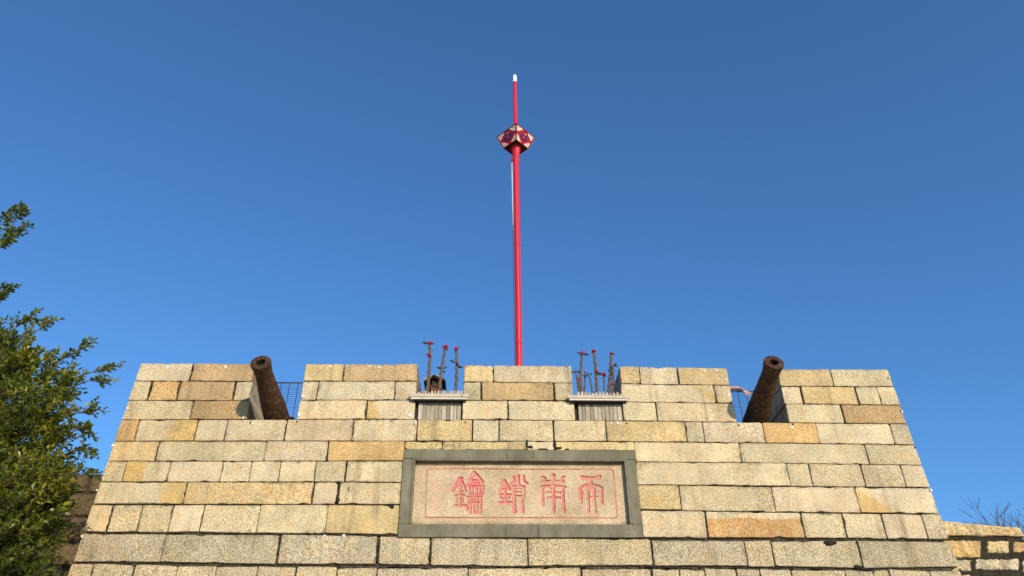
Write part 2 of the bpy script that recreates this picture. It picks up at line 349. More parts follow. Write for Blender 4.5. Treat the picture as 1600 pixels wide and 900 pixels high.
def stone(name, parent, q, depth, front, mat, tone, step=.075, jit=.0035, bev=.0045, splay=(0, 0), rnd=.014, props=None, rough=0.):
    """q: corners (x,z) bl, br, tr, tl of the face; face at Y=front, body runs to Y=front+depth"""
    q = [Vector(c) for c in q]; cen = sum(q, Vector((0, 0))) / 4; per = []
    for i in range(4):
        a, b = q[i], q[(i + 1) % 4]; L = (b - a).length; d = (b - a) / L; n = max(2, int(L / step)); nrm = Vector((-d.y, d.x))
        ra = min(rnd * (random.uniform(.4, 1.2) if random.random() < .8 else random.uniform(1.5, 2.8)), L * .3)
        ts = [ra / L + (1 - 2 * ra / L) * k / n for k in range(n + 1)]
        low = 0.
        for k, t_ in enumerate(ts):
            low = .6 * low + random.uniform(-1, 1) * jit
            per.append(a + d * (t_ * L) + nrm * ((abs(low) + (random.uniform(.006, .016) if random.random() < .05 else 0)) if k not in (0, n) else random.uniform(0, jit)))
    N = len(per); fo = front + random.uniform(-.004, .004); vs = []
    tiltx, tiltz = random.uniform(-.006, .006), random.uniform(-.008, .008)
    hw = max(abs(q[1].x - q[0].x) / 2, .01)
    def fy(p): return fo + tiltx * (p.x - cen.x) / hw + tiltz * (p.y - cen.y)
    for p in per:
        m = p + (cen - p).normalized() * bev * random.uniform(.7, 1.6)
        vs.append((m.x, fy(m) + random.uniform(0, .002) + rough * random.uniform(0, 1), m.y))
    for p in per: vs.append((p.x, fy(p) + bev * random.uniform(.9, 1.8) + rough, p.y))
    for p in per:
        k = (p.x - q[0].x) / (q[1].x - q[0].x + 1e-6)
        vs.append((p.x + splay[0] * (1 - k) + splay[1] * k, front + depth, p.y))
    # inner ring of the face for slight bulge
    for p in per:
        m = cen + (p - cen) * .55; vs.append((m.x, fy(m) - random.uniform(0, .004) - rough * random.uniform(0, .8), m.y))
    vs.append((cen.x, fy(cen) - .002 - rough * .5, cen.y))
    f = []
    for i in range(N):
        j = (i + 1) % N
        f += [(i, j, N + j, N + i), (N + i, N + j, 2 * N + j, 2 * N + i), (3 * N + i, 3 * N + j, j, i), (4 * N, 3 * N + j, 3 * N + i)]
    f.append(tuple(2 * N + i for i in range(N)))
    o = MB().add(vs, f).build(name, mat, parent, origin=(cen.x, front, cen.y))
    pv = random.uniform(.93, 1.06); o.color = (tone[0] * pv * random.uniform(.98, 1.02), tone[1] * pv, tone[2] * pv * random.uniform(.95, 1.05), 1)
    pr = dict(patch=(5., 5., 0.), band=0., streak=random.uniform(.05, .3), grain=.75); pr.update(props or {})
    o['patch'] = [float(v) for v in pr['patch']]; o['band'] = float(pr['band']); o['streak'] = float(pr['streak']); o['grain'] = float(pr['grain'])
    return o
def jx(j, row, ymid):
    """world x of a joint; returns function of z"""
    if j == 'L': return xL
    if j == 'R': return xR
    if j == 'PL': return lambda z: PL_X0 - .004
    if j == 'PR': return lambda z: PL_X1 + .004
    x = at(j, ymid, 0).x; lean = random.uniform(-.010, .010)
    return lambda z, x=x: x
MER = []
WIDE = {(8, 435): .016, (8, 590): .022, (8, 672): .012, (6, 528): .016, (0, 299): .010, (1, 234): .013, (1, 278.6): .012, (1, 365.5): .011, (7, 171): .010, (7, 315.5): .009, (1, 751.7): .012, (1, 866): .009,
        (2, 794): .009, (7, 1104): .008, (4, 245.5): .009, (4, 512): .010, (3, 446): .009, (5, 540.6): .009, (6, 289): .008, (9, 205): .010, (8, 1019): .009, (8, 1344): .009, (2, 1317): .009, (0, 1300): .008, (1, 1339): .007}
for row, js, tones in RUNS:
    r = int(row)
    fx = []
    for j in js:
        pxm = j if not isinstance(j, str) else {'L': 170, 'R': 1430, 'PL': 626, 'PR': 998}[j]
        ym = (np.interp(pxm, *zip(*LINES[r])) + np.interp(pxm, *zip(*LINES[r + 1]))) / 2
        if row == 4.5: ym = 696
        fx.append(jx(j, r, ym))
    if r <= 2: MER.append((r, fx[0], fx[-1], js))
    for k in range(len(js) - 1):
        a, b = fx[k], fx[k + 1]; gx = .0035 if random.random() < .68 else random.uniform(.006, .012)
        za = zline(r, a(5)); xa, xb = a(5.), b(5.)
        zt0, zt1 = zline(r, xa), zline(r, xb); zb0, zb1 = zline(r + 1, xa), zline(r + 1, xb)
        gt, gb = GAPS[r] / 2, GAPS[r + 1] / 2
        if row == 4.5: zb0 = zb1 = PL_Z1 + .006; gb = 0
        if r == 7 and js[-1] == 'PL': gb = .018
        ga = 0 if (k == 0) else WIDE.get((r, js[k]), gx); gb_ = 0 if (k == len(js) - 2) else WIDE.get((r, js[k + 1]), gx)
        ju = lambda g: g * random.uniform(.25, 1.35)
        q = [(a(zb0) + ju(ga), zb0 + ju(gb)), (b(zb1) - ju(gb_), zb1 + ju(gb)), (b(zt1) - ju(gb_), zt1 - ju(gt)), (a(zt0) + ju(ga), zt0 - ju(gt))]
        if r >= 1 and k not in (0, len(js) - 2) or r == 3:   # joints are never quite plumb
            l1, l2 = random.uniform(-.007, .007), random.uniform(-.007, .007)
        dep, spl = .2, (0, 0)
        if r <= 2:
            dep = .80
            if k == len(js) - 2 and js[-1] in (396, 392, 388): spl = (0, -.05)
            if k == 0 and js[0] in (1217, 1223.5, 1230.5): spl = (.04, 0)
        if r == 3: dep = .10
        tn = TONE[tones[k]]; props = dict(SPECIAL.get((r, js[k]), {}))
        if row == 4.5: props = dict(streak=.45)
        if r >= 8: props.setdefault('grain', 1.1)
        else: props.setdefault('grain', random.uniform(.40, .95))
        if r in (0, 3): props.setdefault('streak', random.uniform(.15, .5))
        if tones[k] == 'b' and 'streak' not in props: props['streak'] = .3
        stone('stone_block', wall, q, dep, 0., M_gran, tn, props=props)
# merlons' hidden cores and the body behind the facing; the lower courses down to the ground
core = MB()
for r, fa, fb, js in MER:
    xa, xb = fa(6.0), fb(6.0); zt = min(zline(r, xa), zline(r, xb)) - (.03 if r == 0 else -.01); zb = min(zline(r + 1, xa), zline(r + 1, xb)) - .01
    if js[0] == 'L': xa = max(xL(zt), xL(zb)) + .0
    core.box((xa + .05, .032 + .001 * r, zb - .002 * r), (xb - .07, .75 + .002 * r, zt))
SILL = 5.60
for x0, x1, zt in ((xL(5.6) + .05, -2.98, SILL), (-2.98, -2.2, 5.40), (-2.2, 3.05, SILL), (3.05, 3.95, 5.40), (3.95, xR(5.6) - .05, SILL)):
    core.box((x0 + .001, .031, 5.2), (x1 - .001, .52, zt))
CY = .030
core.box((-4.55, .16, 0), (5.39, 7.0, 5.24))
core.box((-4.55, CY, 0), (5.39, .159, PL_Z0 + .06)); core.box((-4.55, CY, PL_Z0 + .0601), (PL_X0 + .06, .159, 5.24)); core.box((PL_X1 - .06, CY, PL_Z0 + .0601), (5.39, .159, 5.24)); core.box((PL_X0 + .0601, CY, PL_Z1 - .05), (PL_X1 - .0601, .159, 5.24))
core.build('core', M_mortar, wall)
tag(MB().box((-4.5, .53, 5.0), (5.34, 6.98, 5.25)).build('platform', M_plat), kind='structure')
z_hi = [zline(10, x) for x in (-5, 0, 5)]
zt = sum(z_hi) / 3
while zt > .05:
    h = min(random.uniform(.30, .36), zt - .0)
    if zt - h < .12: h = zt
    x = xL(zt); xe = xR(zt)
    while x < xe - .01:
        L = random.uniform(.45, 1.3)
        if xe - x - L < .4: L = xe - x
        a0 = x if x > xL(zt) + .01 else None; b0 = x + L
        first, last = a0 is None, b0 > xe - .01
        q = [((xL(zt - h) if first else x + .006), zt - h + .008), ((xR(zt - h) if last else b0 - .006), zt - h + .008), ((xe if last else b0 - .006), zt - .008), (x + (0 if first else .006), zt - .008)]
        stone('stone_block', wall, q, .2, 0., M_gran, TONE[random.choice('wwwhgo')], props=dict(grain=1.1))
        x += L
    zt -= h
# dabs of white plaster / fixings
for px, py, s in ((232, 574, .018), (262, 573.5, .024), (291, 573, .018), (325, 573, .018), (352, 573.5, .026), (199, 638, .02), (176, 696, .022), (151, 766, .018), (128, 838, .02),
                  (516, 572, .026), (577, 572.5, .016), (592, 573.5, .026), (645.5, 580, .018), (479.5, 591, .022), (472.5, 619, .026), (467, 648, .030), (640, 649, .034), (648.5, 662, .030),
                  (380, 652, .024), (396, 662, .022), (764, 574, .02), (1100, 579, .022), (1119, 579, .026), (1134, 593, .026), (1139, 617, .026), (965, 661, .026), (955, 661, .018), (969, 661.5, .018),
                  (1389, 590, .026), (1409, 643, .024), (1455, 766, .022), (1479, 832, .022), (1237, 667, .028), (884, 577, .018), (537, 837, .03), (507, 837, .022), (795, 629, .018)):
    p = at(px, py, -.003); s *= .62; MB().blob(p, s, .005, s * random.uniform(.8, 1.5), 2, .35).build('plaster_dab', M_plaster, wall, True, origin=p)
for px, py in ((391, 660), (464, 658.5), (648, 662), (979, 661), (1154, 664), (1239, 663), (1430, 699), (727.5, 660), (1388, 590), (1408, 642)):
    p = at(px, py, -.008); MB().blob(p, .010, .012, .013, 1, .2).build('fixing_hole', M_blackmortar, wall, True, origin=p)
p = at(1297, 848, -.004); MB().blob(p, .07, .012, .032, 2, .35).build('chipped_hollow', M_blackmortar, wall, True, origin=p)
# loose mortar lumps in the two open joints
for i in range(70):
    li = 8 if i < 30 else 9; px = random.uniform(330, 610) if li == 8 else random.uniform(590, 1160)
    py = float(np.interp(px, *zip(*LINES[li]))); p = at(px, py + random.uniform(-1, 1), .006); s = random.uniform(.008, .02)
    MB().blob(p, s * 1.5, .012, s * .8, 1, .3).build('mortar_lump', M_mortar, wall, False, origin=p)

# blackened mortar squeezed out over the arrises of the open joints
def smear(p, hx_, hz_):
    MB().blob(p, hx_, .009, hz_, 2, .33).build('mortar_smear', M_blackmortar, wall, False, origin=p)
for i in range(95):
    li = random.choice((6, 7, 7, 8, 8, 8, 9, 9, 9)); lo_, hi_ = LINES[li][0][0] + 12, LINES[li][-1][0] - 15; px = random.uniform(lo_, hi_)
    if 618 < px < 1008 and li < 9: continue
    py = float(np.interp(px, *zip(*LINES[li]))); k = .55 if li == 6 else 1
    smear(at(px, py + random.uniform(-.8, .8), .004), random.uniform(.02, .085) * k, random.uniform(.005, .013) * k)
for (r_, j_), g_ in WIDE.items():
    y0_ = float(np.interp(j_, *zip(*LINES[r_]))); y1_ = float(np.interp(j_, *zip(*LINES[r_ + 1])))
    xw = at(j_, (y0_ + y1_) / 2, 0).x
    for f_ in (random.uniform(.1, .4), random.uniform(.5, .95)):
        pz = at(j_, y0_ + (y1_ - y0_) * f_, .004).z; smear(Vector((xw, .004, pz)), g_ * random.uniform(.7, 1.1), random.uniform(.02, .06))
for px, py, a_, b_ in ((823, 693, .02, .05), (829, 699, .05, .02), (848, 702, .06, .012), (867, 694, .018, .05), (872, 700, .05, .018), (886, 702, .03, .01), (843, 690, .05, .008), (612, 792, .03, .02), (606, 789, .05, .012), (545, 763, .014, .06), (529, 782, .03, .03), (1340, 886, .05, .02), (1353, 889, .05, .014)): smear(at(px, py, .002), a_, b_)

# ------------------------------------------------------------------ inscribed plaque
plq = empty('inscribed_plaque', (.4, 0, PL_Z0)); tag(plq, 'horizontal stone plaque with carved pink seal script characters in a grey slate frame', 'plaque')
IX0, IX1, IZ0, IZ1 = -.868, 1.686, 4.340, 5.108
REC = .046
def slab(name, x0, x1, z0, z1, y0=-.018, y1=.10):
    c = ((x0 + x1) / 2, y0, (z0 + z1) / 2)
    return MB().box((x0, y0, z0), (x1, y1, z1), bev=.004).build(name, M_slate, plq, origin=c)
xs = [PL_X0, at(733, 712, 0).x, at(792, 712, 0).x, at(811, 712, 0).x, at(833, 712, 0).x, PL_X1]
xs = [PL_X0, at(792, 712, 0).x, at(833, 712, 0).x, PL_X1]
for i in range(len(xs) - 1): slab('frame_slab', xs[i] + .0015, xs[i + 1] - .0015, IZ1 + .028, PL_Z1, -.018 - random.uniform(0, .003))
xs = [PL_X0, at(790, 832, 0).x, at(841, 832, 0).x, PL_X1]
for i in range(3): slab('frame_slab', xs[i] + .0015, xs[i + 1] - .0015, PL_Z0, IZ0 - .004, -.018 - random.uniform(0, .003))
slab('frame_slab', PL_X0, IX0 - .030, IZ0 - .001, IZ1 + .025, -.016); slab('frame_slab', IX1 + .030, PL_X1, IZ0 - .001, IZ1 + .025, -.0165)
slab('inner_moulding', IX0 - .028, IX0 - .001, IZ0 - .001, IZ1 + .0255, -.028); slab('inner_moulding', IX1 + .001, IX1 + .028, IZ0 - .001, IZ1 + .0255, -.028)
slab('inner_moulding', IX0, IX1, IZ1 + .001, IZ1 + .0255, -.029)
# carved panel: a relief grid, strokes sunk into it, painted strokes as parts of their own
T5 = lambda x, y: (660 + x / 9., 720 + y / 9.); T6 = lambda x, y: (830 + x / 9., 720 + y / 9.)
CH = []
CH.append((T6, [([(712, 225), (770, 238), (840, 246), (905, 240), (962, 222)], 46), ([(720, 215), (722, 262)], 22), ([(955, 220), (960, 255)], 24), ([(836, 245), (836, 330)], 48),
    ([(680, 392), (720, 362), (780, 342), (838, 332), (900, 342), (960, 362), (1002, 388)], 36), ([(692, 385), (692, 480), (698, 560)], 34), ([(722, 440), (716, 520), (708, 600)], 18),
    ([(800, 370), (803, 560), (808, 722)], 38), ([(884, 370), (890, 560), (902, 728)], 38), ([(992, 385), (993, 500), (998, 600)], 36), ([(840, 335), (840, 385)], 60), ([(925, 440), (950, 436)], 12), ([(925, 505), (950, 500)], 12), ([(830, 505), (860, 505)], 12)]))
CH.append((T6, [([(150, 228), (195, 238), (178, 285)], 32), ([(465, 225), (428, 238), (438, 285)], 32), ([(165, 292), (310, 292), (445, 290)], 46), ([(308, 200), (308, 345)], 48), ([(280, 205), (340, 203)], 18),
    ([(138, 366), (200, 356), (310, 350), (420, 358), (480, 370)], 32), ([(160, 370), (164, 500), (166, 632)], 36), ([(444, 370), (452, 540), (464, 718)], 38), ([(312, 350), (314, 540), (320, 722)], 40),
    ([(215, 442), (410, 444)], 26), ([(222, 518), (405, 516)], 26), ([(275, 385), (300, 415)], 16), ([(395, 435), (410, 460)], 14)]))
CH.append((T5, [([(1085, 420), (1120, 335), (1152, 268), (1190, 335), (1230, 402)], 34), ([(1120, 398), (1195, 398)], 34), ([(1145, 300), (1160, 360)], 40), ([(1090, 472), (1242, 474)], 28), ([(1162, 400), (1166, 590)], 32), ([(1098, 512), (1130, 535)], 20), ([(1222, 512), (1198, 545)], 20),
    ([(1090, 590), (1258, 588)], 42), ([(1282, 225), (1292, 290), (1240, 332)], 36), ([(1350, 215), (1350, 350)], 42), ([(1424, 215), (1432, 282), (1480, 325)], 30),
    ([(1265, 366), (1350, 350), (1428, 366)], 40), ([(1278, 366), (1288, 520), (1300, 722)], 46), ([(1424, 366), (1428, 510)], 36), ([(1398, 500), (1402, 600), (1412, 722)], 44),
    ([(1305, 394), (1390, 394)], 22), ([(1305, 440), (1385, 440)], 22), ([(1305, 496), (1405, 496)], 28)]))
CH.append((T5, [([(425, 425), (475, 330), (532, 240), (570, 330), (610, 430)], 38), ([(505, 250), (560, 250)], 30), ([(503, 362), (552, 362)], 22), ([(530, 290), (530, 630)], 36), ([(560, 425), (580, 440)], 18), ([(460, 484), (590, 482)], 26),
    ([(488, 525), (478, 590)], 16), ([(572, 525), (565, 585)], 16), ([(455, 634), (602, 630)], 40),
    ([(638, 350), (680, 255), (725, 165), (785, 230), (842, 302)], 52), ([(690, 280), (775, 280)], 40), ([(690, 315), (790, 315)], 46),
    ([(632, 366), (690, 358), (872, 352)], 20), ([(650, 372), (668, 470)], 26), ([(705, 360), (702, 470)], 26), ([(762, 360), (765, 470)], 26), ([(815, 360), (812, 470)], 24), ([(862, 352), (848, 465)], 22), ([(640, 472), (852, 466)], 20),
    ([(615, 506), (832, 500)], 22), ([(640, 590), (826, 588)], 28), ([(645, 505), (642, 600), (632, 690)], 24), ([(688, 505), (684, 600), (672, 735)], 26), ([(730, 505), (728, 600), (726, 740)], 26), ([(775, 505), (775, 600), (770, 735)], 26), ([(822, 500), (822, 600), (818, 738)], 28)]))
SIG = (T5, [([(160, 300), (245, 285)], 14), ([(205, 260), (200, 340), (165, 370)], 14), ([(205, 330), (245, 365)], 12), ([(175, 400), (235, 396)], 12), ([(205, 385), (205, 450)], 12), ([(180, 435), (228, 430)], 10), ([(165, 520), (228, 516)], 12), ([(195, 500), (190, 585)], 12), ([(170, 560), (225, 556)], 12), ([(185, 620), (180, 690)], 12), ([(160, 640), (220, 636)], 12), ([(155, 690), (215, 690)], 12), ([(215, 640), (212, 690)], 10)])
BORDER = [([T5(40, 800), T5(45, 480), T5(60, 145), T5(90, 117), T5(700, 116), T6(0, 120), T6(1120, 120), T6(1152, 150), T6(1178, 440), T6(1208, 785), T6(1190, 806), T6(560, 806), T6(0, 803), T5(800, 803), T5(300, 800), T5(40, 800)], 13)]
cell = .0056
nx, nz = int((IX1 - IX0) / cell), int((IZ1 - IZ0) / cell)
GX, GZ = np.meshgrid(np.linspace(IX0 - .004, IX1 + .004, nx + 1), np.linspace(IZ0 - .008, IZ1 + .004, nz + 1))
def stroke_dist(plist, wid):
    best = np.full(GX.shape, 9.)
    pp = [at(a, b, REC) for a, b in plist]
    for (p, q) in zip(pp[:-1], pp[1:]):
        dx, dz = q.x - p.x, q.z - p.z; L2 = dx * dx + dz * dz + 1e-12
        t_ = np.clip(((GX - p.x) * dx + (GZ - p.z) * dz) / L2, 0, 1)
        best = np.minimum(best, np.hypot(GX - p.x - t_ * dx, GZ - p.z - t_ * dz))
    return best - (wid * .92 + 2) / 9. / 2 / 122.
def charfield(tr, strokes):
    f = np.full(GX.shape, 9.)
    for pl, wd in strokes: f = np.minimum(f, stroke_dist([tr(*p) for p in pl], wd))
    return f
fields = [charfield(*c) for c in CH] + [charfield(*SIG)]
bf = np.full(GX.shape, 9.)
for pl, wd in BORDER: bf = np.minimum(bf, stroke_dist(pl, wd))
fields.append(bf)
fmin = np.minimum.reduce(fields)
def vnoise(n, amp):
    g = rng.normal(size=(n, n * 3)); iz = np.linspace(0, n - 1.001, GX.shape[0]); ix = np.linspace(0, n * 3 - 1.001, GX.shape[1])
    z0 = iz.astype(int); x0 = ix.astype(int); fz = (iz - z0)[:, None]; fx_ = (ix - x0)[None, :]
    return amp * ((g[z0][:, x0] * (1 - fx_) + g[z0][:, x0 + 1] * fx_) * (1 - fz) + (g[z0 + 1][:, x0] * (1 - fx_) + g[z0 + 1][:, x0 + 1] * fx_) * fz)
depth = np.clip(-fmin / .005, 0, 1) * .019
sigonly = (fields[4] <= fmin + 1e-9); depth = np.where(sigonly, depth * .4, depth)
GY = REC + depth + vnoise(9, .0014) + vnoise(40, .0007)
V = np.stack([GX.ravel(), GY.ravel(), GZ.ravel()], 1)
W1 = nx + 1
ii = (np.arange(nz)[:, None] * W1 + np.arange(nx)[None, :]).ravel()
Q = np.stack([ii, ii + 1, ii + W1 + 1, ii + W1], 1)
lab = np.full(GX.shape, -1)
for k, f in enumerate(fields): lab = np.where((f < .0015) & (f <= fmin + 1e-9), k, lab)
fl = lab[:-1, :-1].ravel()
fl2 = lab[1:, 1:].ravel(); fl = np.where(fl >= 0, fl, fl2)
def grid_part(name, sel, mat, parent):
    q = Q[sel]; u, inv = np.unique(q, return_inverse=True); me = bpy.data.meshes.new(name)
    me.from_pydata(V[u].tolist(), [], inv.reshape(-1, 4).tolist()); me.update()
    return link(name, me, mat, parent, True)
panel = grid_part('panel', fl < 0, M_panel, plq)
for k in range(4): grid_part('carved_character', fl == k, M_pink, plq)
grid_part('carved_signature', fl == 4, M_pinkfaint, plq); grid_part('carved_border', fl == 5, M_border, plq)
MB().box((IX0 - .01, REC + .022, IZ0 - .012), (IX1 + .01, .15, IZ1 + .01)).build('panel_back', M_panel, plq)

# ------------------------------------------------------------------ cannons
def cannon(mz, bs, label):
    mz, bs = Vector(mz), Vector(bs); ax = (mz - bs).normalized(); L = (mz - bs).length
    root = empty('cannon', (bs.x, bs.y + .05, SILL)); tag(root, label, 'cannon', 'rusty cannons in the embrasures')
    m = MB()
    prof = [(-.95, .012), (-.95, .17), (-.90, .19), (-.86, .172), (-.4, .160), (0, .148), (L - .36, .115), (L - .24, .1055), (L - .17, .105), (L - .11, .111), (L - .06, .119), (L - .03, .123), (L - .012, .1235), (L - .002, .119), (L + .001, .110), (L, .080), (L - .002, .056), (L - .004, .055)]
    p2 = []
    for (d0, q0), (d1, q1) in zip(prof[:-1], prof[1:]):
        kk = max(1, int(abs(d1 - d0) / .03)); p2 += [(d0 + (d1 - d0) * i / kk, q0 + (q1 - q0) * i / kk) for i in range(kk)]
    m.lathe(bs, ax, p2 + [prof[-1]], 48)
    for k in range(48, len(m.v)):
        v = Vector(m.v[k]); d = (v - bs) - ax * (v - bs).dot(ax); m.v[k] = tuple(v + d.normalized() * random.uniform(-.0022, .0022))
    m.build('barrel', M_rust, root, True)
    MB().lathe(bs, ax, [(L - .002, .056), (L - .03, .046), (L - .35, .045), (L - .35, .001)], 32).build('bore', M_bore, root, True)
    for d in (): MB().lathe(bs, ax, [(d - .012, .104), (d - .010, .113), (d + .008, .1115), (d + .010, .103)], 48).build('muzzle_ring', M_rust, root, True)
    MB().lathe(bs, -ax, [(.95, .05), (.99, .04), (1.02, .06), (1.06, .062), (1.09, .04), (1.10, .002)], 24).build('breech_knob', M_rust, root, True)
    side = ax.cross(Vector((0, 0, 1))).normalized(); tp = bs - ax * .35
    MB().tube([tp - side * .24, tp + side * .24], .045, 16).build('trunnion', M_rust, root, True)
    return root
muzL = at(407, 565.5, -.69); basL = at(427, 634, 0); muzR = at(1209.5, 565.5, -.73); basR = at(1187, 637, 0)
cannon(muzL, basL, 'rusty iron cannon pointing out of the embrasure on the tree side of the wall')
cannon(muzR, basR, 'rusty iron cannon pointing out of the embrasure where a hand rests on the fence')
def carriage(bs, label):
    root = empty('gun_carriage', (bs.x, .62, 5.25)); tag(root, label, 'gun carriage', 'timber gun carriages')
    for s in (-1, 1): MB().box((bs.x + s * .20 - .03, .2 + .34, 5.25), (bs.x + s * .20 + .03, 1.2, 5.36), bev=.006).build('cheek', M_wood, root)
    MB().box((bs.x - .168, .80, 5.25), (bs.x + .168, .92, 5.33), bev=.006).build('crossbeam', M_wood, root)
carriage(basL, 'low timber gun carriage under the cannon on the tree side'); carriage(basR, 'low timber gun carriage under the cannon beside the hand')

# ------------------------------------------------------------------ wire fences behind the cannon embrasures
def fence(x0, x1, y, ztop, label):
    root = empty('wire_fence', ((x0 + x1) / 2, y, 5.25)); tag(root, label, 'fence', 'wire mesh fences on the platform')
    for x in (x0, x1): MB().tube([(x, y, 5.25), (x, y, ztop + .01)], .02, 8).build('post', M_wire, root, True, origin=(x, y, 5.25))
    MB().tube([(x0, y, ztop), (x1, y, ztop)], .0095, 8).build('top_rail', M_wire, root, True, origin=(x0, y, ztop))
    src = MB().tube([(x0, y, 5.35), (x1, y, 5.35)], .0030, 5).build('horizontal_wire', M_wire, root, True, origin=(x0, y, 5.35))
    n = int((ztop - 5.38) / .033)
    for i in range(1, n + 1):
        c = src.copy(); COL.objects.link(c); c.location = src.location + Vector((0, random.uniform(-.001, .001), (ztop - .02 - 5.35) * i / n))
    k = max(2, round((x1 - x0) / .118)); sv = None
    for i in range(1, k):
        x = x0 + (x1 - x0) * i / k
        if sv is None: sv = MB().tube([(x, y - .006, 5.33), (x, y - .006, ztop)], .0052, 6).build('vertical_wire', M_wire, root, True, origin=(x, y, 5.33))
        else:
            c = sv.copy(); COL.objects.link(c); c.location = sv.location + Vector((x - x0 - (x1 - x0) / k, 0, 0))
fence(-3.55, -2.35, 1.0, at(450, 597.8, 1.0).z, 'dark wire mesh fence behind the cannon on the tree side')
fence(3.15, 4.35, 1.0, at(1170, 611.5, 1.0).z, 'dark wire mesh fence with a hand resting on its top rail')

# ------------------------------------------------------------------ planter boxes
def planter(pxl, pxr, yl, yr, pt, label, npick, slant):
    """front slats between pixels pxl..pxr; ledge in front of the wall face"""
    zs = at(pxl, 655.5, .03).z if pxl < 800 else at(pxl, 656.8, .03).z
    zl = at((pxl + pxr) / 2, pt, -.06).z; x0, x1 = at(pxl, 640, .04).x, at(pxr, 640, .04).x
    root = empty('planter_box', ((x0 + x1) / 2, .2, zs)); tag(root, label, 'planter box', 'wooden planter boxes in the embrasures')
    n = 11; e = [0]
    for i in range(n): e.append(e[-1] + random.uniform(.75, 1.35))
    for i in range(n):
        a = x0 + (x1 - x0) * e[i] / e[-1]; b = x0 + (x1 - x0) * e[i + 1] / e[-1]; yy = .035 + random.uniform(-.006, .008)
        MB().box((a + .002, yy, zs + random.uniform(0, .004)), (b - .002, yy + .018, zl), bev=.003).build('slat', M_wood, root, origin=((a + b) / 2, yy, zs))
    MB().box((x0 - .045, .075, zs), (x1 + .03, .45, zl - .004)).build('box_body', M_darkgap, root)  # wider than the slats, so its black paints the shaded side gaps
    MB().box((x0 + .02, .10, zl - .02), (x1 - .02, .44, zl + .03)).build('soil_fill', M_soil, root)
    # ledge boards with pointed ends
    lx0, lx1 = at(yl, pt, -.06).x, at(yr, pt, -.06).x; zc = zl
    def pboard(name, xa, xb, za, zb, ya, yb, tip, mat, dz=0):
        m = MB(); zm = (za + zb) / 2
        ring = [(xa, zm), (xa + tip, za), (xb - tip, za + dz), (xb, zm + dz), (xb - tip, zb + dz), (xa + tip, zb)]
        vs = [(x, ya, z) for x, z in ring] + [(x, yb, z) for x, z in ring]
        m.add(vs, [tuple(range(6)), tuple(range(6, 12))[::-1]] + [(i, (i + 1) % 6, 6 + (i + 1) % 6, 6 + i) for i in range(6)])
        return m.build(name, mat, root, origin=((xa + xb) / 2, ya, zm))
    pboard('ledge_board', lx0, lx1, zc + .004, zc + .048, -.070, -.045, .022, M_ledge, slant)
    MB().box((lx0 + .03, -.060, zc - .022), (lx1 - .03, -.040, zc + .001)).build('white_batten', M_white, root, origin=((lx0 + lx1) / 2, -.05, zc))
    MB().box((lx0 + .05, -.044, zc - .034), (lx1 - .05, .034, zc - .020)).build('shelf', M_darkgap, root)
    for i in range(npick):
        a = x0 - .015 + (x1 - x0 + .03) * i / npick; wdt = (x1 - x0 + .03) / npick; h = random.uniform(.075, .10) if random.random() < .85 else .05
        xa, xb = a + .007, a + wdt - .007; z0 = zc + .0; z1 = zc + .042 + h * .55; zt_ = z1 + .022
        vs = []
        for y in (-.040, -.026): vs += [(xa, y, z0), (xb, y, z0), (xb, y, z1), ((xa + xb) / 2, y, zt_), (xa, y, z1)]
        MB().add(vs, [(0, 1, 2, 3, 4), (9, 8, 7, 6, 5)] + [(i2, (i2 + 1) % 5, 5 + (i2 + 1) % 5, 5 + i2) for i2 in range(5)]).build('picket', M_ledge, root, origin=((xa + xb) / 2, -.03, z0))
    return root, zl, (x0, x1)
pbL, zlL, exL = planter(653.5, 720.5, 638, 734, 621, 'weathered wooden planter box holding the three tall thorny stems', 14, 0.002)
pbR, zlR, exR = planter(903.5, 972, 886, 985, 623, 'weathered wooden planter box crowded with short and tall thorny stems', 13, -.004)
def flower(m_parent, p, r, mat=M_petal):
    p = Vector(p); m = MB()
    for k in range(6):
        d = Vector((random.uniform(-1, 1), random.uniform(-1, .4), random.uniform(-.6, .8))).normalized()
        m.blob(p + d * r * .55, r * .55, r * .55, r * .5, 1, .25)
    m.build('flower', mat, m_parent, True, origin=p)
def pleaf(parent, p, d, L):
    p = Vector(p); d = Vector(d).normalized(); s = d.cross(Vector((0, 1, .3))).normalized() * L * .18; n = Vector((0, -.01, .012))
    MB().add([p, p + d * L * .5 + s, p + d * L, p + d * L * .5 - s, p + d * L * .5 + n], [(0, 4, 1), (1, 4, 2), (2, 4, 3), (3, 4, 0)]).build('leaf', M_pleaf, parent, origin=p)
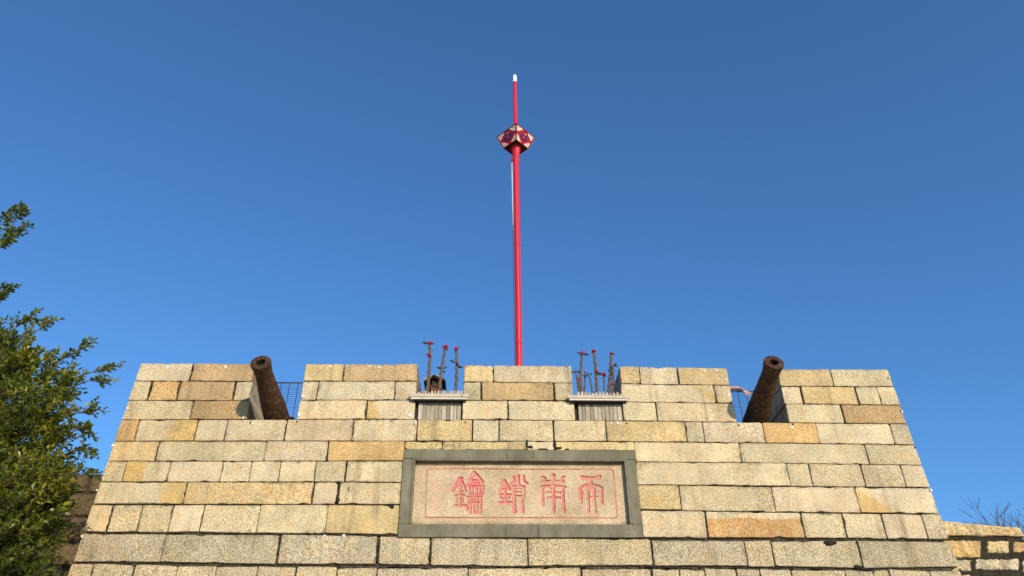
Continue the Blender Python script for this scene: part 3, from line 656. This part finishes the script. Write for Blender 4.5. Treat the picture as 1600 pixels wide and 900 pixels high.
def thorny(base, top, Y, r, fl, lv, label, zb, mat=M_petal):
    b = at(*base, Y); t_ = at(*top, Y); b = b + (b - t_) * ((b.z - zb) / (t_.z - b.z)); L = (t_ - b).length
    root = empty('thorny_plant', b); tag(root, label, 'plant', 'thorny plants in the planter boxes')
    n = 34; bend = random.uniform(-.02, .02)
    pts = [b + (t_ - b) * (k / n) + Vector((bend * sin(pi * k / n) + .004 * sin(k * 1.3), .01 * sin(pi * k / n), 0)) for k in range(n + 1)]
    rad = [r * (1 - .30 * k / n) for k in range(n + 1)]
    m = MB(); m.tube(pts, rad, 12, mod=lambda s, q: 1 + .13 * sin(2 * q + s * 110))
    m.build('stem', M_stem, root, True)
    th = MB()
    for k in range(int(L * 160)):
        f = random.random(); q = random.uniform(0, 2 * pi); i = int(f * n); c = pts[i]; d = Vector((cos(q), sin(q), .2)); rr = rad[i]; a = c + d * rr * .8; s_ = Vector((-sin(q), cos(q), 0)) * .0025
        th.add([a + s_, a - s_, a + Vector((0, 0, .004)), c + d * (rr + .012)], [(0, 1, 3), (1, 2, 3), (2, 0, 3)])
    tag(th.build('thorns', M_stem, root), kind='stuff')
    root.children
    for f, rr, dx in fl: flower(root, b + (t_ - b) * f + Vector((dx, -.01, 0)), rr * 1.15, mat)
    for f, dx, dz, LL in lv: pleaf(root, b + (t_ - b) * f, (dx, -.2, dz), LL * 1.2)
thorny((666.5, 606), (671.5, 537), .22, .026, [(1.0, .030, .004), (.80, .032, 0)], [(1.0, -1, .05, .10), (1.0, .8, -.1, .06)], 'tall thorny stem with two red flowers beside the small dark gable', zlL + .02)
thorny((688.5, 606), (696, 543), .22, .024, [(1.0, .036, 0)], [(.62, -1, .15, .085), (.62, .7, .3, .06), (.60, .5, -.8, .06), (.98, .8, -.6, .05)], 'leaning thorny stem with one red flower and dark leaves halfway up', zlL + .02)
thorny((711, 606), (713, 546), .2, .021, [(1.0, .028, 0), (.73, .026, .016)], [(.74, -1, .5, .085), (.70, 1, -.45, .10), (1., .8, .7, .05)], 'slender thorny stem with two red flowers and drooping leaves near the middle merlon', zlL + .02)
thorny((909.5, 608), (909.5, 553), .2, .022, [(1.0, .032, 0)], [(1., -1, .15, .07), (1., 1, -.25, .09)], 'tall straight thorny stem with a leafy red flower on top', zlR + .02)
thorny((931, 608), (928, 550), .2, .023, [(1.0, .031, 0), (.63, .028, .02)], [(.58, 1, -.05, .10)], 'tall thorny stem with a round red flower on top and another below', zlR + .02)
thorny((950, 608), (955, 553), .2, .024, [(1.0, .024, .003)], [(1., 1, -.2, .05), (.65, -.6, .4, .03)], 'tall leaning thorny stem with a single small dark red flower', zlR + .02)
thorny((955.5, 608), (957.5, 571), .16, .017, [(.5, .02, .004)], [(1., 1, .25, .06), (1., .9, -.3, .06), (.98, .6, .6, .05)], 'mid height thorny stem with dark leaves on top beside the leaning stem', zlR + .02)
thorny((904.5, 608), (899.5, 580), .24, .014, [], [(1., -1, -.5, .07), (1., 1, -.5, .07), (1., .1, 1, .03)], 'short thorny stem topped by drooping dark leaves', zlR + .02)
thorny((904, 608), (904, 589), .15, .013, [], [], 'bare stub of a thorny stem', zlR + .02)
thorny((912, 608), (914.5, 581), .26, .013, [(1., .019, 0)], [], 'short slim thorny stem with a tiny pink flower', zlR + .02, M_pinkpetal)
thorny((924.5, 608), (921, 587), .24, .013, [], [(1., -1, -.1, .09), (1., .8, .6, .05), (1., -.5, .6, .05)], 'short curved thorny stem with a long dark leaf', zlR + .02)
thorny((942.5, 608), (943, 588), .2, .014, [(1.05, .030, 0)], [(1., .9, -.3, .03)], 'short thorny stem with one large crimson flower', zlR + .02)

# miniature shrine house on a post behind the left planter
c = at(680.5, 592, .75); root = empty('miniature_shrine', (c.x, .75, 5.25)); tag(root, 'small dark gabled shrine with orange front peeking behind the planter pickets', 'shrine')
MB().box((c.x - .05, .72, 5.25), (c.x + .05, .80, c.z - .22), bev=.01).build('post', M_bark, root)
MB().box((c.x - .10, .70, c.z - .24), (c.x + .10, .86, c.z - .09), bev=.006).build('cabinet', M_brown, root)
for s in (-1, 1):
    a = Vector((c.x, 0, c.z)); b = Vector((c.x + s * .15, 0, c.z - .085)); m = MB()
    vs = []
    for y in (.62, .90): vs += [(a.x, y, a.z), (b.x, y, b.z), (b.x, y, b.z - .03), (a.x, y, a.z - .035)]
    m.add(vs, [(0, 1, 2, 3), (7, 6, 5, 4), (0, 4, 5, 1), (1, 5, 6, 2), (2, 6, 7, 3), (3, 7, 4, 0)]).build('roof_board', M_roofdk, root)
    MB().tube([(c.x, .615, c.z + .003), (c.x + s * .152, .615, c.z - .083)], .006, 6).build('roof_edge', M_white, root)
MB().lathe((c.x + .005, .70, c.z - .10), (0, -1, 0), [(0, .055), (.012, .055), (.014, .045), (.01, .03), (.012, .001)], 20).build('round_boss', M_roofdk, root)
# little potted pink plant at the sill of the tree-side embrasure
c = at(453.5, 652, .62); root = empty('flower_pot', (c.x, .62, 5.25)); tag(root, 'small pot of pink flowers peeking over the sill beside a cannon', 'flower pot')
MB().lathe((c.x, .62, 5.25), (0, 0, 1), [(0, .001), (0, .07), (.5, .09), (.52, .10), (.54, .085), (.53, .001)], 24).build('pot', M_orange, root, True)
MB().blob((c.x, .62, c.z - .09), .09, .08, .08, 2, .3).build('leaf_mound', M_pleaf, root)
for k in range(9): flower(root, (c.x + random.uniform(-.06, .06), .60 + random.uniform(-.03, .03), c.z - random.uniform(-.02, .05)), .018, M_pinkpetal)

# ------------------------------------------------------------------ flagpole
PX, PY = .505, 2.0
pole = empty('flagpole', (PX, PY, 5.25)); tag(pole, 'tall red flagpole with a painted box and white tip rising behind the wall', 'flagpole')
MB().lathe((PX, PY, 5.25), (0, 0, 1), [(0, .11), (.03, .11), (.03, .058), (.1, .055), (4., .053), (6.8, .052), (6.95, .052)], 24).build('lower_pole', M_red, pole, True)
ZB, ZT_ = 12.34, 12.64
MB().lathe((PX, PY, 12.15), (0, 0, 1), [(0, .05), (.0, .038), (1.2, .037), (2.13, .036)], 20).build('upper_pole', M_red, pole, True)
zt_ = at(804.3, 117, PY).z
MB().lathe((PX, PY, 12.15 + 2.1), (0, 0, 1), [(0, .043), (.03, .045), (.04, .040), (zt_ - 14.25 - .05, .040), (zt_ - 14.25 - .02, .030), (zt_ - 14.25, .012), (zt_ - 14.25 + .001, .001)], 20).build('white_cap', M_cap, pole, True)
MB().lathe((PX, PY, 12.28), (0, 0, 1), [(0, .0455), (.0, .046), (.02, .046)], 16).build('socket_ring', M_red, pole, True)
for zz in (7.9, 9.95): MB().lathe((PX, PY, zz), (0, 0, 1), [(0, .0535), (.0, .0565), (.035, .0565), (.035, .0535)], 24).build('section_collar', M_red, pole, True)
# funnel bracket below the box
MB().lathe((PX, PY, 11.98), (0, 0, 1), [(0, .053), (.05, .068), (.08, .058), (.20, .070), (.32, .095), (.37, .115)], 8).build('funnel_bracket', M_red, pole)
box = empty('painted_box', (0, 0, 0)); box.parent = pole; box.location = -Vector((PX, PY, 5.25))
A0, A1 = .235, .375; cor0 = [(PX, PY - A0), (PX + A0, PY), (PX, PY + A0), (PX - A0, PY)]; cor1 = [(PX, PY - A1), (PX + A1, PY), (PX, PY + A1), (PX - A1, PY)]
def facept(i, u, v, off=0.):
    j = (i + 1) % 4; a0, a1 = Vector((*cor0[i], ZB)), Vector((*cor0[j], ZB)); b0, b1 = Vector((*cor1[i], ZT_)), Vector((*cor1[j], ZT_))
    p = (a0.lerp(a1, u)).lerp(b0.lerp(b1, u), v); nn = (a1 - a0).cross(b0 - a0).normalized(); return p + nn * off
for i in range(4):
    vs = [facept(i, u, v, o) for o in (0, -.018) for u, v in ((0, 0), (1, 0), (1, 1), (0, 1))]
    pb = MB().add(vs, [(0, 1, 2, 3), (7, 6, 5, 4), (0, 4, 5, 1), (1, 5, 6, 2), (2, 6, 7, 3), (3, 7, 4, 0)]).build('side_panel', M_boxred, box)
    # corner scrollwork in cream
    def deco(name, polys, mat, off):
        m = MB()
        for poly in polys:
            k = len(poly); m.add([facept(i, u, v, off) for u, v in poly] + [facept(i, u, v, .0005) for u, v in poly], [tuple(range(k))] + [(a, (a + 1) % k, k + (a + 1) % k, k + a) for a in range(k)])
        m.build(name, mat, box)
    def circ(cu, cv, ru, rv, n=14): return [(cu + ru * cos(2 * pi * k / n), cv + rv * sin(2 * pi * k / n)) for k in range(n)]
    for su, sv in ((0, 0), (1, 0), (0, 1), (1, 1)):
        f = lambda u, v: (abs(su - u), abs(sv - v))
        sh = [f(.05, .05), f(.36, .05), f(.36, .11), f(.29, .13), f(.30, .20), f(.22, .21), f(.20, .30), f(.13, .30), f(.12, .38), f(.05, .38)]
        deco('corner_scroll', [sh], M_cream, .004)
        deco('corner_eye', [circ(*f(.14, .14), .035, .035, 8)], M_reddk, .0055)
    deco('medallion', [circ(.5, .52, .21, .26, 16)], M_navy, .004)
    deco('medallion_centre', [circ(.5, .50, .10, .12, 8), circ(.40, .66, .05, .05, 6)], M_maroon, .0055); deco('gold_dab', [circ(.54, .74, .05, .06, 6)], M_gold, .006)
    for (a, b) in (((0, 0), (1, 0)), ((0, 1), (1, 1)), ((0, 0), (0, 1))):
        MB().tube([facept(i, *a, .002), facept(i, *b, .002)], .010, 6).build('edge_rail', M_reddk, box)
fl_ = MB()
hz = ZB + .012
fl_.add([(PX, PY - A0 + .02, hz), (PX + A0 - .02, PY, hz), (PX, PY + A0 - .02, hz), (PX - A0 + .02, PY, hz), (PX, PY - A0 + .02, hz + .01), (PX + A0 - .02, PY, hz + .01), (PX, PY + A0 - .02, hz + .01), (PX - A0 + .02, PY, hz + .01)], [(0, 1, 2, 3), (7, 6, 5, 4), (0, 4, 5, 1), (1, 5, 6, 2), (2, 6, 7, 3), (3, 7, 4, 0)])
fl_.build('bottom_shade_board', M_boxdark, box)  # sheet across the open bottom, coloured as the shaded hollow
# halyard gear
hx = PX - .078
zA, zB_ = at(801, 256, PY).z, at(802, 353, PY).z
MB().tube([(hx - .004, PY - .02, zA), (hx + .004, PY - .02, zB_)], .0095, 10).build('halyard_tube', M_white, pole, True)
for z in (zA + .02, zA + .10, zB_ - .03, zB_ - .09): MB().blob((hx, PY - .02, z), .016, .016, .022, 1, .1).build('shackle', M_metal, pole, True)
MB().tube([(PX - .066, PY - .03, 6.2), (PX - .072, PY - .03, 9.), (hx + .004, PY - .02, zB_)], .006, 6).build('halyard_rope', M_wire, pole)
MB().tube([(hx - .003, PY - .02, zA), (PX - .07, PY - .02, 12.02)], .006, 6).build('halyard_rope', M_wire, pole)
MB().box((PX - .10, PY - .035, 11.98), (PX - .055, PY + .0, 12.05), bev=.005).build('pulley', M_reddk, pole)

# ------------------------------------------------------------------ flank walls
def flank(name_label, x0, x1, ztop, front, depth, cope, tones, courses):
    root = empty('flank_wall', ((x0 + x1) / 2, front, 0)); tag(root, name_label, 'wall')
    if cope:
        xa = x0
        for xe in cope[0]:
            stone('coping_stone', root, [(xa + .004, cope[2](xa)), (xe - .004, cope[2](xe)), (xe - .03, cope[1](xe)), (xa + .004, cope[1](xa))], depth, front - .02, M_rubble, TONE['o'], jit=.012, bev=.02, rnd=.03, rough=.012, props=dict(streak=.2))
            xa = xe
    z = ztop
    for h, gap in courses:
        x = x0
        while x < x1 - .05:
            L = random.uniform(.30, .70); xe = min(x1, x + L)
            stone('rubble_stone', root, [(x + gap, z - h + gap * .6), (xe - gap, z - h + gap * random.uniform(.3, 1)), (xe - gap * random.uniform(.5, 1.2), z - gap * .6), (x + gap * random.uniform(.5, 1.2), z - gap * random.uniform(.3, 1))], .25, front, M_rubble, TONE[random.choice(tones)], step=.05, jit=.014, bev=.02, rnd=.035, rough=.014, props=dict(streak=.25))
            x = xe
        z -= h
    return root, z
# right: low wall with a coping
zc_t = lambda x: float(np.interp(x, [5.53, 6.0, 6.47], [4.425, 4.385, 4.345])); zc_b = lambda x: float(np.interp(x, [5.53, 6.47], [4.245, 4.235]))
rw = empty('flank_wall', (6.2, .12, 0)); tag(rw, 'low rubble wall with a rough coping and black mortar beside the fortress wall', 'wall')
stone('coping_stone', rw, [(5.40, 4.245), (6.47, 4.235), (6.445, 4.345), (5.40, 4.432)], .5, .10, M_rubble, TONE['o'], jit=.008, bev=.012, rnd=.02, rough=.005, props=dict(streak=.2))
for px0, px1, py0, py1, tn in ((1486, 1533.5, 843.5, 872, 'O'), (1543, 1578, 844.5, 865, 'o'), (1584, 1622, 845, 864, 'O'), (1628, 1680, 844, 868, 'w'), (1494, 1520, 873.5, 893, 'h'), (1524, 1594, 872.5, 891, 'h'), (1598, 1660, 874, 895, 'p'), (1498, 1518, 897, 925, 'w'), (1530, 1600, 905, 940, 'p'), (1606, 1690, 903, 940, 'o')):
    a = at(px0, py1, .12); b = at(px1, py1, .12); c_ = at(px1, py0, .12); d_ = at(px0, py0, .12)
    stone('rubble_stone', rw, [(a.x - (.1 if px0 < 1500 else 0), a.z), (b.x, b.z), (c_.x, c_.z), (d_.x - (.1 if px0 < 1500 else 0), d_.z)], .3, .12, M_rubble, TONE[tn], step=.035, jit=.013, bev=.009, rnd=.02, rough=.004, props=dict(streak=.2))
z = at(1560, 946, .12).z
while z > .05:
    h = min(random.uniform(.22, .32), z)
    x = 5.45
    while x < 8.6:
        L = random.uniform(.3, .65)
        stone('rubble_stone', rw, [(x + .02, z - h + .015), (x + L - .02, z - h + .02), (x + L - .025, z - .012), (x + .02, z - .02)], .3, .12, M_rubble, TONE[random.choice('wpoOh')], step=.05, jit=.014, bev=.02, rnd=.03, rough=.012)
        x += L
    z -= h
m = MB(); m.box((5.38, .138, 0), (6.44, .60, 4.26)); m.box((6.44, .139, 0), (8.7, .598, 4.2)); m.build('mortar_body', M_blackmortar, rw)
# left: taller set-back wall with the tower's shade darkened into its stone tones
ztl = at(150, 738, 1.6).z
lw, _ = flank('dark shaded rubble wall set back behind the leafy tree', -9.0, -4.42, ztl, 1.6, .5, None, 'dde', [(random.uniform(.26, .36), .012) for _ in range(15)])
MB().box((-9., 1.64, 0), (-4.4, 2.2, ztl - .02)).build('mortar_body', M_mortar, lw)

# ------------------------------------------------------------------ leafy tree on the left
def leafy(root, sprays, mat, leafL, name='crown'):
    """sprays: list of (start, direction, length, nleaves)"""
    vs, fs, tone = [], [], []; tw = MB()
    for st, d, L, n, tn in sprays:
        st = Vector(st); d = Vector(d).normalized(); pts = []; cur = st.copy(); dd = d.copy()
        for k in range(5):
            pts.append(cur.copy()); cur = cur + dd * (L / 4); dd = (dd + Vector((rng.normal(), rng.normal(), rng.normal() + .25)) * .13).normalized()
        tw.tube(pts, [.0055, .0048, .004, .003, .0016], 4, cap=False)
        for k in range(n):
            f = (k + .5) / n * .9 + .1; s = f * 4; i = min(int(s), 3); base = pts[i].lerp(pts[i + 1], s - i); t_ = (pts[i + 1] - pts[i]).normalized()
            a = t_.orthogonal().normalized(); a.rotate(Matrix.Rotation(k * 2.4 + rng.uniform(-.5, .5), 3, t_))
            ld = (a * .8 + t_ * rng.uniform(.5, 1.1) + Vector((0, 0, rng.uniform(-.15, .35)))).normalized()
            if k == n - 1: ld = t_
            LL = leafL * rng.uniform(.65, 1.2); side = ld.cross(Vector((rng.normal() * .5, rng.normal() * .5, 1))).normalized(); nrm = side.cross(ld)
            w_ = LL * rng.uniform(.23, .31); droop = Vector((0, 0, -LL * .10)); b = len(vs); base = base + ld * LL * .12
            cu = nrm * (w_ * .45)
            vs += [base, base + ld * LL * .32 + side * w_ + cu, base + ld * LL * .68 + side * w_ * .8 + cu * .8 + droop * .4, base + ld * LL + droop, base + ld * LL * .68 - side * w_ * .8 + cu * .8 + droop * .4, base + ld * LL * .32 - side * w_ + cu]
            fs += [(b, b + 1, b + 2, b + 3), (b, b + 3, b + 4, b + 5)]
            tv = min(1., max(0., tn + rng.normal() * .16)); tone += [tv] * 6
    me = bpy.data.meshes.new(name); me.from_pydata([tuple(v) for v in vs], [], fs); me.update()
    at_ = me.attributes.new('leaf_tone', 'FLOAT', 'POINT'); at_.data.foreach_set('value', tone)
    o = link(name, me, mat, root); tag(o, kind='stuff')
    tw.build('twigs', M_bark, root)
TB = Vector((-6.5, -.6, 0))
tree = empty('fig_tree', TB); tag(tree, 'leafy green tree with glossy small leaves beside the fortress wall', 'tree')
tr = MB(); trunk = [TB, TB + Vector((.1, -.05, 1.2)), TB + Vector((.05, -.1, 2.6)), TB + Vector((.2, -.15, 3.6)), TB + Vector((.1, -.2, 4.8)), TB + Vector((-.1, -.3, 6.2)), TB + Vector((-.05, -.35, 7.6))]
tr.tube(trunk, [.24, .19, .16, .14, .11, .07, .03], 12)
CL = [(5, 565, -1., .30), (48, 585, -1., .30), (88, 605, -.9, .20), (20, 660, -1.2, .44), (68, 655, -1., .28), (68, 715, -.8, .27), (22, 760, -1.1, .42), (-30, 800, -1.3, .6), (-10, 870, -1.1, .42), (28, 840, -.8, .22),
      (74, 755, -.75, .17), (45, 800, -.75, .2), (84, 800, -.6, .16), (62, 850, -.6, .16), (40, 890, -.6, .2), (-100, 640, -1.2, .8), (-140, 820, -1.2, .8), (-70, 560, -1., .5), (0, 930, -1., .35), (-90, 960, -1.1, .7), (-70, 700, -.7, .6), (0, 710, -.5, .45)]
sprays = []
br = MB()
for px, py, Y, r in CL:
    c = at(px, py, Y); a0 = trunk[0].lerp(Vector((-6.4, -.8, 6.)), max(.1, min(.95, (c.z - 1.2) / 6.)))
    a0 = Vector((-6.38, -.72, max(1.6, c.z - 1.3)))
    br.tube([a0, a0.lerp(c, .5) + Vector((0, rng.uniform(-.1, .1), -.05)), c], [.05, .032, .012], 6)
    n = int(150 * (r / .5) ** 2.2) + 18; ct = rng.uniform(-.20, .14) + (.12 if 600 < py < 770 else -.08)  # sunlit middle band and shaded lower clusters put into the leaf tone
    for k in range(n):
        v = Vector(rng.normal(size=3)).normalized(); rad = r * rng.uniform(.15, 1.) ** .5
        p = c + Vector((v.x * rad, v.y * rad * 1.2, v.z * rad)); dr = (v * .7 + (c - Vector((-6.3, -.7, c.z - .4))).normalized() * .6 + Vector((0, -.15, .35))).normalized()
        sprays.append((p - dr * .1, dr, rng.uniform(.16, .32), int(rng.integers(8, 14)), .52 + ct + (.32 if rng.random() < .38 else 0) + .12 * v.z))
def twig(pts, Y, tn=.55, L=.26, k=6):
    """a long shoot through pixels, with side sprays"""
    P = [at(a, b, Y) for a, b in pts]; br.tube(P, [.010] + [.006] * (len(P) - 2) + [.003], 5)
    for i in range(len(P) - 1):
        for j in range(k):
            p = P[i].lerp(P[i + 1], (j + rng.random()) / k); d = (P[i + 1] - P[i]).normalized() + Vector(rng.normal(size=3)) * .55 + Vector((0, 0, .15)); sprays.append((p, d, rng.uniform(.10, L), int(rng.integers(6, 10)), tn))
    sprays.append((P[-1] - (P[-1] - P[-2]).normalized() * .14, P[-1] - P[-2], .17, 8, tn))
twig([(90, 600), (130, 586), (155, 578), (174, 575)], -1., .62, .16, 3); twig([(100, 610), (140, 594), (164, 600)], -1., .6, .14, 3); twig([(80, 570), (115, 552), (138, 540)], -1., .6, .16, 4)
twig([(30, 540), (60, 515), (76, 503)], -1., .7, .18, 5); twig([(0, 530), (30, 508), (45, 497)], -1., .6, .2, 5); twig([(85, 650), (125, 645), (148, 640)], -1., .6, .18, 4)
twig([(80, 690), (120, 672), (135, 676)], -.9, .6, .15, 4); twig([(80, 742), (120, 738), (146, 744)], -.8, .5, .14, 4); twig([(90, 715), (125, 700), (140, 706)], -.85, .55, .15, 4)
twig([(60, 785), (95, 782), (108, 774)], -.75, .45, .12, 4); twig([(40, 835), (65, 828), (76, 818)], -.75, .4, .12, 4)
U0 = Vector((-6.5, -.95, 7.3))
for pts in ([(-60, 400), (-20, 372), (10, 350), (40, 332)], [(-60, 410), (-15, 385), (12, 372), (33, 360)], [(-60, 420), (-25, 400), (0, 386), (12, 378)], [(-60, 380), (-20, 350), (5, 336), (22, 330)]):
    twig(pts, -1., .45, .17, 5); br.tube([U0, at(*pts[0], -1.)], [.02, .011], 5)
for pts in ([(-60, 500), (-20, 470), (2, 458), (12, 454)], [(-50, 500), (-20, 480), (4, 468)]): twig(pts, -1., .35, .14, 4); br.tube([U0 + Vector((0, 0, -.8)), at(*pts[0], -1.)], [.02, .011], 5)
for k in range(160):
    p = Vector((rng.uniform(-8.6, -7.1), rng.uniform(-1.8, .4), rng.uniform(5.8, 8.4))); sprays.append((p, Vector(rng.normal(size=3)) + Vector((0, 0, .4)), .32, 12, .4))
    if k % 12 == 0: br.tube([Vector((-6.55, -.9, p.z - .5)), p], [.03, .008], 5)
tr.build('trunk', M_bark, tree, True); br.build('branches', M_bark, tree, True)
leafy(tree, sprays, M_leaf, .070)

# ------------------------------------------------------------------ bare trees on the right
def bare(base, label, seed, H, spread, lean, fork=2.4):
    rr = random.Random(seed); b = Vector(base); root = empty('bare_tree', b); tag(root, label, 'tree', 'leafless trees behind the low wall')
    m = MB(); m.tube([b, b + Vector((lean * .3, 0, H * .35)), b + Vector((lean * .7, 0, H * .66))], [.09, .07, .05], 8); m.build('trunk', M_dry, root, True)
    c = MB()
    def grow(p, d, L, r, lv):
        q = p + d * L; mid = p.lerp(q, .5) + Vector((rr.uniform(-1, 1), rr.uniform(-1, 1), rr.uniform(-.5, 1))) * L * .07
        c.tube([p, mid, q], [r, r * .82, r * .62], 5 if r > .012 else 4, cap=False)
        if lv == 0: return
        for k in range(3 if rr.random() < .55 else 2):
            nd = (d + Vector((rr.uniform(-1, 1) * spread, rr.uniform(-1, 1) * spread, rr.uniform(-.15, .55)))).normalized()
            grow(p.lerp(q, rr.uniform(.55, 1.)), nd, L * rr.uniform(.6, .85), max(r * .6, .0045), lv - 1)
    t0 = b + Vector((lean * .7, 0, H * .66))
    for k in range(8): grow(t0 - Vector((0, 0, k * .12)), Vector((rr.uniform(-.7, .7), rr.uniform(-.6, .6), 1)).normalized(), H * .135, .026, 4)
    c.build('crown', M_dry, root, True)
cB = at(1552, 777, 6.)
bare((cB.x + .05, 6., 0), 'small leafless tree with fine twigs rising over the low wall coping', 5, cB.z * 1.0, .80, -.05)
cC = at(1622, 770, 5.5)
bare((cC.x + .1, 5.5, 0), 'taller leafless tree standing past the end of the coping', 9, cC.z * 1.02, .6, -.1)

# ------------------------------------------------------------------ visitor whose hand rests on the fence
zr = at(1170, 611.5, 1.0).z
def skinned(name, verts, edges, rad, mat, parent, sub=2, root=0):
    me = bpy.data.meshes.new(name); me.from_pydata([tuple(v) for v in verts], edges, []); o = bpy.data.objects.new(name, me); COL.objects.link(o)
    o.modifiers.new('skin', 'SKIN'); sk = me.skin_vertices[0].data
    for i, r in enumerate(rad): sk[i].radius = (r, r) if not isinstance(r, tuple) else r
    sk[root].use_root = True; sm = o.modifiers.new('sub', 'SUBSURF'); sm.levels = sub
    dg = bpy.context.evaluated_depsgraph_get(); dg.update(); m2 = bpy.data.meshes.new_from_object(o.evaluated_get(dg)); bpy.data.objects.remove(o)
    return m2
P0 = Vector((2.98, 1.42, 5.25)); person = empty('person', P0)
tag(person, 'person hidden behind the merlon with one bare arm resting over the fence', 'person')
vv, ee, ra = [], [], []
def J(p, r, par=None):
    vv.append(Vector(p)); ra.append(r)
    if par is not None: ee.append((par, len(vv) - 1))
    return len(vv) - 1
zp = 5.25
pel = J((2.98, 1.42, zp + .88), (.15, .115)); wst = J((2.98, 1.40, zp + 1.06), (.13, .10), pel); chs = J((2.99, 1.37, zp + 1.24), (.16, .11), wst); nk0 = J((3.0, 1.35, zp + 1.40), (.09, .08), chs)
nk = J((3.0, 1.33, zp + 1.47), .052, nk0); hd = J((3.0, 1.31, zp + 1.56), (.078, .09), nk); ht = J((3.0, 1.31, zp + 1.66), (.062, .075), hd)
for s in (-1, 1):
    hp = J((2.98 + s * .09, 1.42, zp + .82), .09, pel); kn = J((2.98 + s * .11, 1.40, zp + .46), .058, hp); an = J((2.98 + s * .12, 1.45, zp + .09), .040, kn); J((2.98 + s * .13, 1.30, zp + .045), .038, an)
shl = J((2.82, 1.36, zp + 1.34), .062, nk0); ell = J((2.72, 1.24, zp + 1.10), .042, shl); wrl = J((2.80, 1.06, zp + 1.25), .028, ell); J((2.84, 1.02, zp + 1.32), .03, wrl)
W = at(1151.5, 606, .975); K = at(1161, 610.5, .955)
shr = J((3.17, 1.34, zp + 1.35), .062, nk0); elr = J((3.36, 1.14, zr + .075), .044, shr); fam = J(Vector((3.36, 1.14, zr + .075)).lerp(W, .5), .039, elr); wrr = J(W, .031, fam); plm = J(W.lerp(K, .55), (.040, .026), wrr); kn2 = J(K, (.036, .02), plm)
mesh = skinned('body', vv, ee, ra, None, None)
mi = []
for p in mesh.polygons:
    c = p.center; mi.append(1 if (c.z > zp + .86 and c.z < zp + 1.44 and abs(c.x - 3.0) < .27 and c.y > 1.18) else (2 if c.z <= zp + .86 and c.z > zp + .1 else (3 if c.z <= zp + .1 else 0)))
body = link('body', mesh, [M_skin, M_shirt, M_trous, M_hair], person, True); body.data.polygons.foreach_set('material_index', mi)
# fingers of the resting hand: five chains rooted in the palm
fn = MB()
for k, (tx, ty, dy, oz) in enumerate(((1166.0, 618.8, -.030, -.016), (1169.6, 619.0, -.012, -.006), (1172.6, 617.6, .008, .004), (1174.3, 615.6, .026, .010))):
    b = K + Vector((-.012, dy * .8, oz * .9)); tip = at(tx, ty, K.y + dy * 1.1 - .02); mid = b.lerp(tip, .45) + Vector((.010, -.004, .014)); m3 = b.lerp(tip, .76) + Vector((.006, -.002, .007))
    fn.tube([b, b.lerp(mid, .5), mid, mid.lerp(m3, .5), m3, m3.lerp(tip, .6), tip], [.0105, .0098, .0100, .0088, .0088, .0078, .0035], 8)
b = W.lerp(K, .25) + Vector((0, -.026, -.004)); fn.tube([b, b + Vector((.028, -.018, -.014)), b + Vector((.052, -.024, -.032)), b + Vector((.064, -.026, -.046))], [.011, .0105, .009, .004], 8)
fn.build('fingers', M_skin, person, True)
MB().blob((3.0, 1.335, zp + 1.63), .088, .095, .085, 3, .03).build('hair', M_hair, person, True)
hf = MB(); hf.blob((3.0, 1.225, zp + 1.575), .014, .018, .018, 2, .02)
hf.build('nose', M_skin, person, True)
for s in (-1, 1):
    MB().blob((3.0 + s * .03, 1.232, zp + 1.605), .011, .008, .007, 2, .0).build('eye', M_cap, person, True); MB().blob((3.0 + s * .082, 1.315, zp + 1.585), .010, .022, .03, 2, .05).build('ear', M_skin, person, True)
MB().blob((3.0, 1.234, zp + 1.535), .024, .008, .007, 2, .0).build('mouth', M_pinkpetal, person, True)
